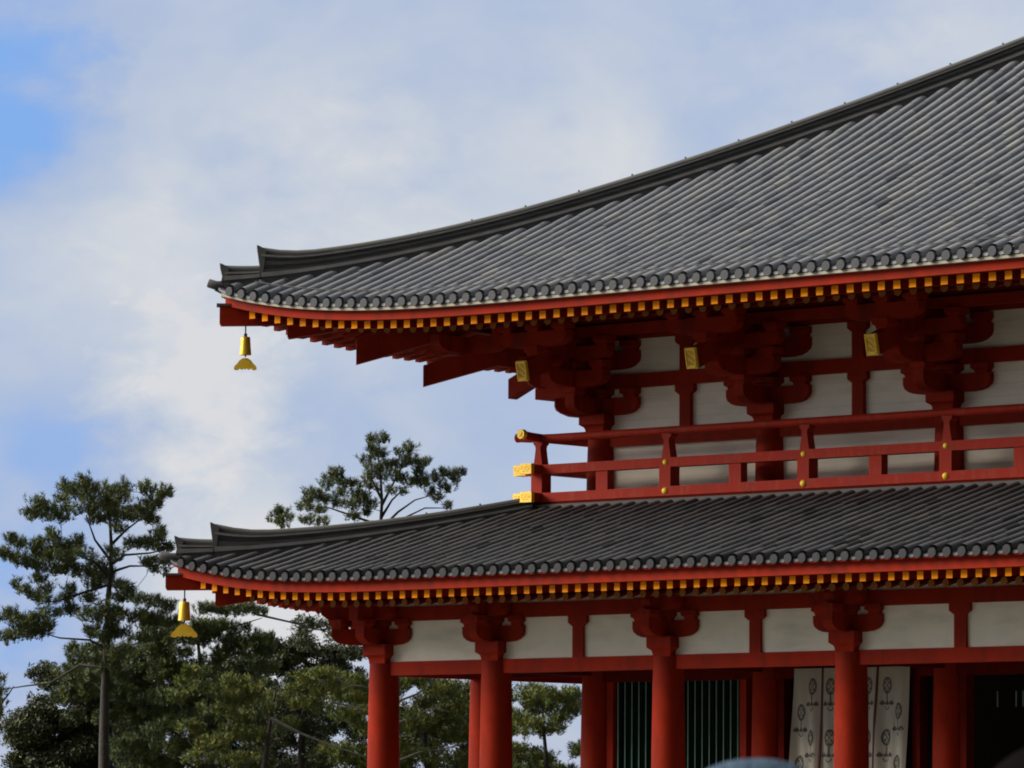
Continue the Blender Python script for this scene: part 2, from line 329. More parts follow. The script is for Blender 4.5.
def upper_bracket(corner=False):
    m = MB(); zb = 8.01
    masu(m, 0, 0, 0, .66, .36)
    aw = .25; L_ = 1.02
    arm(m, (0, 0, .34), (1, 0, 0), L_, .34, aw)
    for x in (-L_+.20, L_-.20): masu(m, x, 0, .68, .40, .18)
    masu(m, 0, 0, .68, .66, .18)
    arm(m, (0, 0, .343), (0, -1, 0), 1.0, .34, aw-.006, True); masu(m, 0, -.86, .68, .36, .18)
    # second tier
    arm(m, (0, 0, 1.25), (1, 0, 0), L_, .36, aw)
    for x in (-L_+.20, L_-.20): masu(m, x, 0, 1.61, .40, .20)
    masu(m, 0, 0, 1.61, .66, .20)
    arm(m, (0, -.86, .86), (1, 0, 0), .86, .32, .23)
    for x in (-.70, 0, .70): masu(m, x, -.86, 1.18, .34, .18)
    arm(m, (0, 0, .863), (0, -1, 0), 1.75, .33, aw-.01, True); masu(m, 0, -1.55, 1.19, .34, .18)
    arm(m, (0, -.86, 1.36), (1, 0, 0), .95, .30, .23)
    for x in (-.8, 0, .8): masu(m, x, -.86, 1.66, .34, .18)
    # third tier under the outer purlin
    masu(m, 0, -2.0, 1.40, .36, .20)
    arm(m, (0, -2.0, 1.58), (1, 0, 0), .86, .30, .23)
    for x in (-.7, 0, .7): masu(m, x, -2.0, 1.86, .34, .16)
    # heart-side struts that fill the space behind
    m.box(-.12, .12, -2.0, .1, 1.58, 1.98)
    if corner:
        for (ux, uy) in ((-1, 0), (0, 1)):
            arm(m, (0, 0, .338), (ux, uy, 0), 1.0 if ux else L_, .34, aw-.01, True)
            arm(m, (0, 0, .859), (ux, uy, 0), 1.7 if ux else L_, .33, aw-.014, True)
        masu(m, -.86, 0, .68, .36, .18); masu(m, -1.55, 0, 1.19, .34, .18); masu(m, 0, .84, .68, .36, .18)
        arm(m, (0, 0, .336), (-D2, -D2, 0), .95, .34, .26, True); masu(m, -.6, -.6, .68, .37, .181); m.box(-.95, .0, -.95, .0, .66, .875); m.box(-1.3, 0, -1.3, 0, 1.2, 1.5)
        arm(m, (0, 0, .857), (-D2, -D2, 0), 1.5, .33, .26, True)
        for yy in (-.86,): arm(m, (-.86, 0, .861), (0, 1, 0), .86, .32, .23)
        masu(m, -.86, .7, 1.18, .34, .18); masu(m, -2.0, 0, 1.40, .36, .20)
        arm(m, (-2.0, 0, 1.581), (0, 1, 0), .86, .30, .228)
        arm(m, (-.86, 0, 1.361), (0, 1, 0), .95, .30, .228)
        arm(m, (0, 0, 1.30), (-D2, -D2, 0), 2.3, .35, .26, True)
        arm(m, (-1.9, -1.9, 1.56), (1, 0, 0), 1.0, .32, .24); arm(m, (-1.9, -1.9, 1.563), (0, 1, 0), 1.0, .32, .236)
        m.box(-2.0, .1, -.12, .12, 1.58, 1.983)
    return m
TS = .42
def tail(dirv, tip, zt, h, w, back, sl, parent, name='tail_rafter', cap=True, mats=('red', 'gold'), clip=0.):
    # slanting tail rafter whose tip is at distance `tip` along dirv, top edge zt (relative to the parent's origin)
    m = MB(); u = Vector(dirv)
    poly = [(tip-(.11 if cap else 0), zt-h), (tip, zt), (tip-back, zt+sl*back), (tip-back, zt-h+sl*back)]
    m.prism(poly, w, (0, 0, 0), u)
    o = m.build(name, mats[0], parent)
    if cap:
        c = MB(); c.prism([(tip-.07, zt-h-.01), (tip-.02, zt-h-.02), (tip+.055, zt+.012), (tip+.02, zt+.012+sl*.03)], w+.03, (0, 0, 0), u)
        # raised rim and scroll relief on the gilded plate
        n = Vector((-u.y, u.x, 0))
        def pl(a0, a1, b0, b1, d, mi=0): c.prism([(tip+(b0-zt)*.19+d+.01, b0), (tip+(b0-zt)*.19+d+.022, b0), (tip+(b1-zt)*.19+d+.022, b1), (tip+(b1-zt)*.19+d+.01, b1)], a1-a0, n*((a0+a1)/2), u, mi)
        ww = w/2
        for (a0, a1, b0, b1) in ((-ww, ww, zt-.03, zt), (-ww, ww, zt-h, zt-h+.03), (-ww, -ww+.025, zt-h, zt), (ww-.025, ww, zt-h, zt)): pl(a0, a1, b0, b1, .052)
        for k in range(9):
            zz = zt-.045-(h-.09)*k/9
            for j_, xx in enumerate((-.085, -.045, -.005, .035, .075)):
                if (k*3+j_*5) % 4: pl(xx-.012, xx+.016, zz-.022, zz, .040, 1)
        c.build('gold_plate', ('gold', 'engrave'), parent)
    return o
def ubuild(x, y, corner=False, rot=0.):
    o = upper_bracket(corner).build('bracket_set', 'red', hall); o.location = (x, y, 8.01); o.rotation_euler.z = rot
    tail((0, -1, 0), 2.41, 9.27-8.01, .36, .245, 2.4, TS, o)
    if corner:
        tail((-1, 0, 0), 2.40, 9.22-8.01, .40, .27, 2.3, TS, o, cap=False)
        # two diagonal tail rafters under the hip
        tail((-D2, -D2, 0), (A-.54+.075)/D2, 9.33-8.01, .42, .30, 3.2, .29, o, cap=False)
        tail((-D2, -D2, 0), (A+.41+.075)/D2, 9.84-8.01, .50, .30, 3.0, .29, o, cap=False)
    return o
ub0 = ubuild(UX[2], A+.04)
for x in UX[3:]:
    c = copyo(ub0, (x, A+.04, 8.01))
    for ch in ub0.children: copyo(ch, None, c)
ubuild(UX[1], A+.05, True)
for y in CY[2:3]:
    c = copyo(ub0, (A, y, 8.01)); c.rotation_euler.z = -math.pi/2
    for ch in ub0.children: copyo(ch, None, c)

# ------------------------------------------------------------------ beams, plaster, struts
def bx(name, m_, *a, **k):
    m = MB(); m.box(*a); return m.build(name, m_, hall, **k)
bx('tie_beam', 'red', 0, XR, -.11, .11, 3.13, 3.40); bx('tie_beam', 'red', -.105, .105, 0, YE, 3.125, 3.395)
bx('wall_beam', 'red', -.9, XR, -.12, .12, 4.20, 4.48); bx('wall_beam', 'red', -.118, .118, -.9, YE, 4.203, 4.483)
for i in range(len(CX)):        # plaster between the brackets, one panel a bay
    x0 = CX[i]; x1 = CX[i+1] if i+1 < len(CX) else XR
    bx('plaster_panel', 'white', x0+.1, x1-.1, -.05, .05, 3.402, 4.198)
    bx('plaster_panel', 'white', x0+.002, x1-.002, -.045, .045, 4.482, 5.05)
for i in range(3):
    bx('plaster_panel', 'white', -.05, .05, CY[i]+.1, CY[i+1]-.1, 3.402, 4.198); bx('plaster_panel', 'white', -.045, .045, CY[i]+.06, CY[i+1]-.06, 4.485, 5.05)
def strut(x, y, z0, z1, w=.27, rot=0):
    m = MB(); t = z1-z0; m.box(-w/2, w/2, -.10, .10, 0, t-.12)
    m.prism([(-w/2, t-.20), (w/2, t-.20), (w/2+.10, t-.13), (w/2+.10, t), (-w/2-.10, t), (-w/2-.10, t-.13)], .24, (0, 0, 0), (1, 0, 0))
    o = m.build('strut', 'red', hall); o.location = (x, y, z0); o.rotation_euler.z = rot; return o
s0 = strut(A+B/2, -.01, 3.40, 4.20)
for i in (2, 3, 4): copyo(s0, ((CX[i]+CX[i+1])/2, -.01, 3.40))
# porch: ceiling and cross ties
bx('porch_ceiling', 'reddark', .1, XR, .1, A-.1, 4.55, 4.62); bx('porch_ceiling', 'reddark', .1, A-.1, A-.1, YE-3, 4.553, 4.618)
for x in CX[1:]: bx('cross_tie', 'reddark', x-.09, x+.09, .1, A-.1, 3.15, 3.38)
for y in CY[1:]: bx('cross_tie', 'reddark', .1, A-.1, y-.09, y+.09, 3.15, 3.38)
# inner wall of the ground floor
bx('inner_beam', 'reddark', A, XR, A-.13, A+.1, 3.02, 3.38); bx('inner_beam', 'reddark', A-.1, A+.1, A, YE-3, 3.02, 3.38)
bx('plaster_panel', 'white', A, XR, A-.04, A+.04, 3.38, 4.55); bx('side_wall', 'reddark', A-.04, A+.04, A+.1, YE-3, FLOOR, 3.02)
bx('interior_dark_sheet', 'black', A+.1, CX[2], A+.16, A+.24, FLOOR, 3.02); bx('interior_dark_sheet', 'black', CX[2], XR, A+2.2, A+2.3, FLOOR, 3.4)  # near-black sheets stand in for the unlit depth of the hall
bx('recess_dark_sheet', 'black', CX[2]-.04, CX[2]+.04, A+.16, A+2.3, FLOOR, 3.4); bx('recess_dark_sheet', 'black', CX[3]-.04, CX[3]+.04, A+.3, A+2.3, FLOOR, 3.4)
# upper storey
Uy = A+.08
bx('column_tie', 'red', A, XR, Uy-.12, Uy+.1, 7.71, 8.00); bx('column_tie', 'red', A-.12, A+.1, A+.1, YE-3, 7.71, 8.00)
bx('wall_beam', 'red', A-1.0, XR, Uy-.13, Uy+.1, 8.87, 9.15); bx('wall_beam', 'red', A-.127, A+.1, A-1.0, YE-3, 8.873, 9.147)
bx('wall_beam', 'red', A-.9, XR, Uy-.13, Uy+.1, 9.85, 10.15); bx('wall_beam', 'red', A-.127, A+.1, A-.9, YE-3, 9.853, 10.147)
bx('step_beam', 'red', .9, XR, Uy-.98, Uy-.74, 9.86, 10.06); bx('step_beam', 'red', A-.98, A-.74, .9, YE-3, 9.863, 10.063)
for i in range(1, len(CX)):
    x0 = CX[i]; x1 = CX[i+1] if i+1 < len(CX) else XR
    bx('plaster_panel', 'board', x0+.05, x1-.05, Uy-.03, Uy+.03, 6.4, 7.712)
    bx('plaster_panel', 'board', x0+.05, x1-.05, Uy-.028, Uy+.032, 7.998, 8.872)
    bx('plaster_panel', 'board', x0+.05, x1-.05, Uy-.026, Uy+.03, 9.148, 9.852)
    bx('plaster_panel', 'white', x0+.001, x1-.001, Uy-.02, Uy+.03, 10.148, 10.9)
for y0, y1 in ((A, CY[2]), (CY[2], CY[3])):
    bx('plaster_panel', 'board', A-.03, A+.03, y0+.04, y1-.04, 6.4, 8.87); bx('plaster_panel', 'board', A-.029, A+.03, y0+.04, y1-.04, 9.148, 9.852)
s1 = strut(5.30, Uy-.03, 8.0, 8.87); s2 = strut(5.30, Uy-.03, 9.15, 9.85)
for i in (2, 3, 4): copyo(s1, ((UX[i]+UX[i+1])/2+.03, Uy-.03, 8.0)); copyo(s2, ((UX[i]+UX[i+1])/2+.03, Uy-.03, 9.15))
# coved ceiling between wall and outer purlin, and the purlin itself
m = MB(); m.box(-1.9, XR, .88, 1.12, 10.04, 10.36); m.build('outer_purlin', 'red', hall)
m = MB(); m.box(.877, 1.123, -1.9, YE-3, 10.043, 10.363); m.build('outer_purlin', 'red', hall)
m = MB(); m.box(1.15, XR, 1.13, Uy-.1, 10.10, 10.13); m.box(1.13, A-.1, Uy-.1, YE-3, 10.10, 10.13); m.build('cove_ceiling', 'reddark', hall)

# ------------------------------------------------------------------ roofs
def roof(name, E, z0, a, b, lift, T, dz_red, red_h, tp, tr, tilemat, raf, white_line, ridge_h, ridge_end, small_end, len_x=XE):
    """E overhang of the tile edge outside the column grid; z0 pan surface at the eave; rows run from the eave inwards."""
    lA, lS, lP = lift
    def Lf(s): return lA*max(0., 1-max(s, 0)/lS)**lP
    def zf(s, t): return z0+a*t+b*t*t+Lf(s)
    W = len_x+2*E
    # --- the tile field of the front and the left slope
    V = []; F = []; TN = []; nv = 0
    ang = np.linspace(-.15, math.pi+.15, 9); ca, sa = np.cos(ang), np.sin(ang)
    course = .40
    def place(side, s, t, z):     # side 0: front, 1: left
        return (s-E, t-E, z) if side == 0 else (t-E, s-E, z)
    def add_ring(side, s, t, r, zz, full=False):
        nonlocal nv
        aa = np.linspace(0, 2*math.pi, 12, endpoint=False) if full else ang
        ds = r*np.cos(aa); dz = r*np.sin(aa)
        pts = np.empty((len(aa), 3))
        if side == 0: pts[:, 0] = s+ds-E; pts[:, 1] = t-E
        else: pts[:, 1] = s+ds-E; pts[:, 0] = t-E
        pts[:, 2] = zz+dz; V.append(pts); nv += len(aa); return nv-len(aa)
    for side, smax in ((0, XR+E+1.5), (1, YE+2*E)):
        nrow = int(smax/tp)
        for i in range(nrow):
            s = tp*(i+.42)
            # rows run up to the hip at this end (and to the far hip on the left slope)
            tm = min(T, s-.05, (W-s) if side == 0 else (YE+2*E-s))
            if tm < .12: continue
            nk = max(1, int(math.ceil((tm-.0)/course)))
            for k in range(nk):
                t0 = k*course-(.03 if k else .0); t1 = min(tm, (k+1)*course+.0)
                if t1 <= t0+.02: continue
                big = 1.13 if k == 0 else 1.0
                jz = rng.normal(0, .003); js = rng.normal(0, .0035)
                i0 = add_ring(side, s+js, t0, tr*1.02*big, zf(s, t0)+.02+jz); i1 = add_ring(side, s+js, t1, tr*.98*big, zf(s, t1)+.02+jz)
                tn = float(np.clip(rng.normal(.48, .13) + (.3 if rng.random() < .05 else 0), 0, 1)); TN += [tn]*18
                for q in range(8): F.append((i0+q, i0+q+1, i1+q+1, i1+q))
                if k == 0:    # round end tile
                    j0 = add_ring(side, s, t0-.045, tr*.97, zf(s, t0)-.005, True); j1 = add_ring(side, s, t0+.02, tr*.97, zf(s, t0)-.005, True); TN += [tn*.15]*24
                    for q in range(12): F.append((j0+q, j0+(q+1) % 12, j1+(q+1) % 12, j1+q))
                    for q in (0, 2, 4, 6, 8, 10):
                        pass
                    j0 = add_ring(side, s, t0-.046, tr*.93, zf(s, t0)-.005, True); TN += [.02]*12  # end faces toned near-black as shade, though the clay is the same
                    V.append(np.array([place(side, s, t0-.047, zf(s, t0)-.005)])); nv += 1; TN.append(.02)
                    for q in range(0, 12, 2): F.append((nv-1, j0+(q+2) % 12, j0+(q+1) % 12, j0+q))
    # pan tiles: concave troughs with stepped courses
    for side, smax in ((0, XR+E+1.5), (1, YE+2*E)):
        nrow = int(smax/tp)
        for i in range(nrow):
            s = tp*(i+.92)
            tm = min(T, s+.02, (W-s) if side == 0 else (YE+2*E-s))
            if tm < .1: continue
            ss = [s-tp*.5, s-tp*.25, s, s+tp*.25, s+tp*.5]; dz = [0, -.030, -.042, -.030, 0]
            nk = max(1, int(math.ceil(tm/.27)))
            for k in range(nk):
                t0 = k*.27-(.02 if k else .0); t1 = min(tm, (k+1)*.27)
                tn = float(np.clip(rng.normal(.22, .10), 0, 1))  # troughs toned darker than the ribs: gap shade put into the colour
                r0 = [place(side, q, t0, zf(q, t0)+d+.016) for q, d in zip(ss, dz)]; r1 = [place(side, q, t1, zf(q, t1)+d) for q, d in zip(ss, dz)]
                base = nv; V.append(np.array(r0+r1)); nv += 10; TN += [tn]*10
                for q in range(4): F.append((base+q, base+q+1, base+q+6, base+q+5))
                if k == 0:   # drooping lip of the eave tile
                    r2 = [place(side, q, t0-.004, zf(q, t0)+d-.035) for q, d in zip(ss, dz)]; base2 = nv
                    V.append(np.array(r0+r2)); nv += 10; TN += [min(1, tn+.35)]*10
                    for q in range(4): F.append((base2+q, base2+q+1, base2+q+6, base2+q+5))
    Vn = np.vstack(V); Fn = np.array(F)
    root = npmesh(name, Vn, Fn, tilemat, hall, tone=np.array(TN), smooth=True)
    # --- plain slopes beyond the detail, and a closed deck under the tiles
    d = MB()
    def grid(fn, ni, nj, mi=0):
        vs = [fn(i/ni, j/nj) for i in range(ni+1) for j in range(nj+1)]
        d.add(vs, [(i*(nj+1)+j, i*(nj+1)+j+1, (i+1)*(nj+1)+j+1, (i+1)*(nj+1)+j) for i in range(ni) for j in range(nj)], mi, True)
    Tm = T
    for side, Ln in ((0, XE+2*E), (1, YE+2*E), (2, XE+2*E), (3, YE+2*E)):
        def fn(u, v, side=side, Ln=Ln):
            t = v*min(Tm, (YE+2*E)/2); s = t+(Ln-2*t)*(u**1.6 if u < .0 else u)
            sm = min(s, Ln-s); z = z0+a*t+b*t*t+Lf(sm)-.07
            if side == 0: return (s-E, t-E, z)
            if side == 1: return (t-E, s-E, z)
            if side == 2: return (s-E, YE+E-t, z)
            return (XE+E-t, s-E, z)
        grid(fn, 80, 14)
    d.build('roof_deck', 'ridge', root)
    # --- curved red eave board with (upper roof) the pale line on it
    def zw(s): return z0-white_line[0]+Lf(s)
    fb = MB(); wl = MB()
    for side, Ln in ((0, XR+E+1), (1, YE+2*E)):
        ss = [.20]+[.45+i*.35 for i in range(int((Ln-.5)/.35))]
        for mbx, o0, o1, h0, h1 in ((fb, .14, .34, -red_h, 0), (wl, .02, .30, -.008, .052)):
            vs = []
            for s in ss:
                for oo, hh in ((o0, h0), (o1, h0), (o1, h1), (o0, h1)):
                    s_ = max(s, oo) if s < .5 else s
                    vs.append(place(side, s_, oo, zw(s)+hh))
            fs = [(j*4+i, j*4+(i+1) % 4, (j+1)*4+(i+1) % 4, (j+1)*4+i) for j in range(len(ss)-1) for i in range(4)]
            mbx.add(vs, fs); mbx.add(vs[:4], [(0, 1, 2, 3)]); mbx.add(vs[-4:], [(0, 1, 2, 3)])
    fb.build('eave_board', 'red', root); wl.build('eave_lath', white_line[1], root)
    # --- rafters
    sp, w_, h_, yf, yb, zbt, slf, slb, ylen = raf
    # flying rafter: from yf inwards; base rafter: round, tip yb inwards; zbt = centre height of the base tip
    indiv_f = []; rest = MB()
    xs_ = []
    n = 0
    for side, Ln in ((0, XR+E), (1, YE+E)):
        i = 0
        while True:
            s = .42+sp*i; i += 1
            if s > Ln-.5: break
            zt = zw(s)-red_h
            Tin = min(ylen, s-.10)
            mf = MB()
            Tf = min(ylen, s+.06)
            if Tf-yf > .05:
                y0 = yf; y1 = min(yf+1.75, Tf)
                poly = [(y0, zt-h_-.004), (y1, zt-h_+slf*(y1-y0)-.004), (y1, zt+slf*(y1-y0)-.004), (y0, zt-.004)]
                def P_(tt, ds, zz): return place(side, s+ds, tt, zz)
                vs = [P_(q, -w_/2, zz) for q, zz in poly]+[P_(q, w_/2, zz) for q, zz in poly]
                mf.add(vs, [(0, 1, 2, 3), (4, 5, 6, 7), (0, 1, 5, 4), (1, 2, 6, 5), (2, 3, 7, 6)])
                mf.add(vs, [(3, 0, 4, 7)], 1)
            mb_ = MB()
            if Tin-yb > .12:
                y0 = yb; y1 = Tin; nn = 12; zc = zbt+Lf(s)*.9; rr = w_*.56
                vs = []
                for tt, zz in ((y0, zc), (y1, zc+slb*(y1-y0))):
                    for q in range(nn):
                        an = 2*math.pi*q/nn; vs.append(place(side, s+rr*math.cos(an), tt, zz+rr*math.sin(an)))
                mb_.add(vs, [(q, (q+1) % nn, (q+1) % nn+nn, q+nn) for q in range(nn)], 0, True); mb_.add(vs[:nn], [list(range(nn))], 1)
            one = side == 0 and s-E < raf_limit and s-E < 18.9
            if one:
                if mf.v: mf.build('flying_rafter', ('red', 'yellow'), root)
                if mb_.v: mb_.build('base_rafter', ('reddark', 'ochre'), root)
            else:
                for q in (mf, mb_):
                    for ff, mi, sm in zip(q.f, q.m, q.sm): rest.f.append([v+len(rest.v) for v in ff]); rest.m.append(mi); rest.sm.append(sm)
                    rest.v += q.v
    rest.build('rafters', ('red', 'yellow'), root, kind='stuff')
    # soffit boards over the rafters
    sf = MB()
    for side, Ln in ((0, XR+E), (1, YE+E)):
        ss = [.3+i*.5 for i in range(int((Ln-.3)/.5))]
        for t0, t1, dz0, dz1 in ((.25, yf+1.6, -.0, slf*1.5), ):
            vs = []
            for s in ss:
                zt = zw(s)-red_h
                ta = min(t0, s); tb = min(t1, s); tcx = min(ylen, s)
                vs += [place(side, s, ta, zt+.01), place(side, s, tb, zt+.012+slf*(tb-ta)), place(side, s, tcx, max(zt+.012+slf*(tb-ta), zbt+Lf(s)*.9+slb*(tcx-yb)+w_*.6))]
            sf.add(vs, [(3*j+q, 3*j+q+1, 3*j+q+4, 3*j+q+3) for j in range(len(ss)-1) for q in (0, 1)])
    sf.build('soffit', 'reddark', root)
    # --- hip ridge in profile: stacked tiles, pale line, round cap
    def hipz(c): t = c+E; return zf(t, t)
    def ridge(c0, c1, h, flare, nm, endcap, tap=0.):
        r = MB(); n_ = max(8, int((c1-c0)/.25)); side = Vector((D2, -D2, 0))
        cs = [c0+(c1-c0)*i/n_ for i in range(n_+1)]
        fl = [flare*(.55*max(0, 1-(c-c0)/.8)**2+.45*max(0, 1-(c-c0)/4.5)**2) for c in cs]
        zb = [hipz(c)+.10 for c in cs]; hf = [1-tap*(c-c0)/(c1-c0) for c in cs]
        def sw(w0, h0, h1, mi, w1=None):
            w1 = w1 or w0; r.sweep([(c, c, 0) for c in cs], [(0, 0)], side, mi) if False else None
            vs = []
            for c, z, f, k_ in zip(cs, zb, fl, hf):
                fa = f*max(0, h0/h)-(1-k_)*max(0, h0); fb_ = f*max(0, h1/h)-(1-k_)*max(0, h1)
                for q, hh in ((-w0/2, h0+fa), (w0/2, h0+fa), (w1/2, h1+fb_), (-w1/2, h1+fb_)):
                    vs.append(Vector((c, c, z+hh))+side*q)
            fs = [(j*4+i, j*4+(i+1) % 4, (j+1)*4+(i+1) % 4, (j+1)*4+i) for j in range(len(cs)-1) for i in range(4)]
            r.add(vs, fs, mi); r.add(vs[:4], [(0, 1, 2, 3)], mi); r.add(vs[-4:], [(0, 1, 2, 3)], mi)
        sw(.46, -.16, .0, 0); sw(.52, -.01, .045, 2)
        nl = max(2, int((h-.12)/.045))
        for i in range(nl):
            z_ = .035+(h-.115)*i/nl; sw(.37-.06*(i % 2), z_, z_+(h-.115)/nl*.98, 0)
        sw(.26, .03, h-.03, 0)
        sw(.42, h-.085, h-.06, 2)
        # round cap
        pts = [Vector((c, c, z+h*k_-.035+f)) for c, z, f, k_ in zip(cs, zb, fl, hf)]
        r.tube(pts, .085, 10, 1)
        cpos = c0+.7
        while cpos < c1-.2:   # wire knots along the cap
            z = hipz(cpos)+.10+h+.05-(tap*h*(cpos-c0)/(c1-c0)); r.box(cpos-.014, cpos+.014, cpos-.014, cpos+.014, z-.03, z+.035, 0); cpos += .76
        if endcap:
            c = c0; z = hipz(c)+.1; u = Vector((-D2, -D2, 0))
            r.prism([(-.02, -.02), (.06, -.02), (.04, h*.5), (.03, h-.10), (.08, h+flare-.02), (.09, h+flare+.07), (.03, h+flare+.05), (-.1, h+flare-.02)], .40, (c, c, z), u, 1)
        return r.build(nm, ('ridge', 'lead', 'mortar'), root)
    ridge(ridge_end, T-E-.1, ridge_h, .26, 'hip_ridge', True, .35 if E > 3 else 0.)
    ridge(small_end, ridge_end-.02, .15, .12, 'corner_ridge', True)
    # corner tip tile, upturned
    c = -E-.02; t_ = MB(); zc = hipz(-E)
    t_.tube([(c-.06, c-.06, zc+.075), (c-.05, c-.05, zc+.07), (c+.07, c+.07, zc+.02), (c+.5, c+.5, hipz(c+.5)+.0)], [.06, .09, .095, .09], 14)
    t_.build('corner_tile', 'ridge', root)
    return root, zw, Lf, hipz
raf_limit = 99
Eu = 2.45
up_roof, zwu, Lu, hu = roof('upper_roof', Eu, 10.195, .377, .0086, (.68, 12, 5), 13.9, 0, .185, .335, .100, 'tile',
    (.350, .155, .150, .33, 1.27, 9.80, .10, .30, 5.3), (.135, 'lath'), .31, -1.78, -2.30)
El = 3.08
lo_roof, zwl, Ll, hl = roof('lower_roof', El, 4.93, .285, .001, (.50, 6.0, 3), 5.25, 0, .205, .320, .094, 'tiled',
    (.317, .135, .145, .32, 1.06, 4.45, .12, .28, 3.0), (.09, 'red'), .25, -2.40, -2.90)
# wire run along the upper eave above the end tiles
m = MB()
for dz, t in ((.17, .36),):
    m.tube([(s-Eu, t-Eu, 10.17+.377*t+Lu(s)+dz) for s in [.8+.6*i for i in range(44)]], .011, 5)
m.build('eave_wire', 'ridge', up_roof)

# hip rafters (two sizes a roof) seen in profile at the corner
def hiprafter(c0, zb0, zt0, c1, sl, w, sl0=None):
    m = MB(); u = Vector((D2, D2, 0)); d0 = 0; d1 = (c1-c0)/D2
    m.prism([(0.03, zb0+.01), (0, zb0+.06), (0, zt0), (d1, zt0+sl*(c1-c0)), (d1, zb0+(sl0 if sl0 is not None else sl)*(c1-c0))], w, (c0, c0, 0), u)
    return m
hiprafter(-2.36, 10.08, 10.47, 1.5, .14, .30, .03).build('hip_rafter', 'red', up_roof)
hiprafter(-1.40, 9.83, 10.30, 2.8, .24, .30).build('hip_rafter', 'red', up_roof)
m = MB(); m.prism([(-.06, 0), (.50, .02), (.50, .05), (-.06, .05)], .34, (-2.36, -2.36, 10.475), (D2, D2, 0)); m.build('hip_rafter_cover', 'lead', up_roof)
hiprafter(-3.08, 4.79, 5.08, .3, .12, .26, .02).build('hip_rafter', 'red', lo_roof)
hiprafter(-2.38, 4.47, 4.92, .6, .25, .26).build('hip_rafter', 'red', lo_roof)
m = MB(); m.prism([(-.06, 0), (.45, .02), (.45, .05), (-.06, .05)], .30, (-3.08, -3.08, 5.085), (D2, D2, 0)); m.build('hip_rafter_cover', 'lead', lo_roof)

# ------------------------------------------------------------------ balcony
BC = 2.2
m = MB(); m.box(BC-.12, XR, BC-.12, A+.02, 6.555, 6.60); m.box(BC-.12, A+.02, A+.02, YE-3, 6.556, 6.60); m.build('balcony_floor', 'reddark', hall)
m = MB(); m.box(BC-.16, XR, BC-.16, BC+.1, 6.40, 6.552); m.box(BC-.16, BC+.1, BC+.1, YE-3, 6.40, 6.55); m.build('ridge_flashing', 'lead', lo_roof)
R = MB(); hw = .14
Rail = MB()
for z0_, z1_, ww in ((6.605, 6.79, .14), (7.17, 7.355, .13)):
    Rail.box(BC-.60, XR, BC-ww, BC+ww, z0_, z1_); Rail.box(BC-ww+.002, BC+ww-.002, BC-.45, YE-3, z0_+.003, z1_-.003)
Rail.tube([(BC-.62, BC, 7.93), (BC-.3, BC, 7.905)]+[(x, BC, 7.89) for x in (BC+.3, 8, 14, XR)], .082, 14)
Rail.tube([(BC, BC-.60, 7.945), (BC, BC-.3, 7.915)]+[(BC, y, 7.89) for y in (BC+.3, 8, 14, YE-3)], .082, 14)
rail = Rail.build('balcony_railing', 'redrail', hall)
def post(x, y):
    m = MB(); m.box(-.142, .142, -.142, .142, 6.789, 7.172)
    for u, w_ in (((1, 0, 0), .20),):
        m.prism([(-.115, 7.354), (.115, 7.354), (.085, 7.52), (.062, 7.68), (.075, 7.74), (.12, 7.775), (.12, 7.83), (-.12, 7.83), (-.12, 7.775), (-.075, 7.74), (-.062, 7.68), (-.085, 7.52)], w_, (0, 0, 0), u)
    o = m.build('post', 'redrail', rail); o.location = (x, y, 0); return o
def stud(y0, z, r):
    m = MB(); m.lathe([(.0005, -r*.62), (r*.5, -r*.54), (r*.85, -r*.3), (r, 0)], n=14, ax='y', cap=False); return m
p0 = post(BC, BC); PX = [5.54, 8.98, 12.36, 15.75, 19.1]
for x in PX: copyo(p0, (x, BC, 0))
for y in (5.54, 8.9): copyo(p0, (BC, y, 0))
m = MB(); m.box(-.15, .15, -.10, .10, 6.789, 7.172); b0 = m.build('baluster', 'redrail', rail); b0.location = (3.88, BC, 0)
for x in (7.27, 10.68, 14.05, 17.4, 20.7): copyo(b0, (x, BC, 0))
bs = copyo(b0, (BC, 3.88, 0)); bs.rotation_euler.z = math.pi/2
st = stud(0, 0, .07).build('gold_stud', 'gold', rail); st.location = (PX[0], BC-.142, 6.70)
for x in PX[:4]:
    if x != PX[0]: copyo(st, (x, BC-.142, 6.70))
    c = copyo(st, (x, BC-.132, 7.262)); c.scale = (.82, .82, .82)
for z0_, z1_, ww in ((6.605, 6.79, .14), (7.17, 7.355, .13)):
    m = MB(); m.box(BC-.615, BC-.30, BC-ww-.012, BC+ww+.012, z0_-.012, z1_+.012)
    for k in range(9):
        for j_ in range(3):
            if (k+j_*2) % 3: m.box(BC-.585+.033*k, BC-.567+.033*k, BC-ww-.016, BC-ww-.011, z0_+.035+j_*.045, z0_+.055+j_*.045, 1)
    m.build('gold_cap', ('gold', 'engrave'), rail)
    m = MB(); m.box(BC-ww-.012, BC+ww+.012, BC-.465, BC-.37, z0_-.012, z1_+.012)
    for k in range(7):
        for j_ in range(3):
            if (k+j_*2) % 3: m.box(BC-.115+.034*k, BC-.097+.034*k, BC-.470, BC-.464, z0_+.035+j_*.045, z0_+.055+j_*.045, 1)
    m.build('gold_cap', ('gold', 'engrave'), rail)
m = MB(); m.lathe([(.095, 0), (.095, .10)], (BC, BC-.625, 7.947), 18, ax='y'); m.lathe([(.03, -.01), (.05, 0)], (BC, BC-.626, 7.947), 12, ax='y'); m.build('gold_cap', 'gold', rail)
m = MB(); m.lathe([(.092, 0), (.092, .05)], (BC-.64, BC, 7.932), 18, ax='x'); m.build('end_disc', 'redrail', rail)

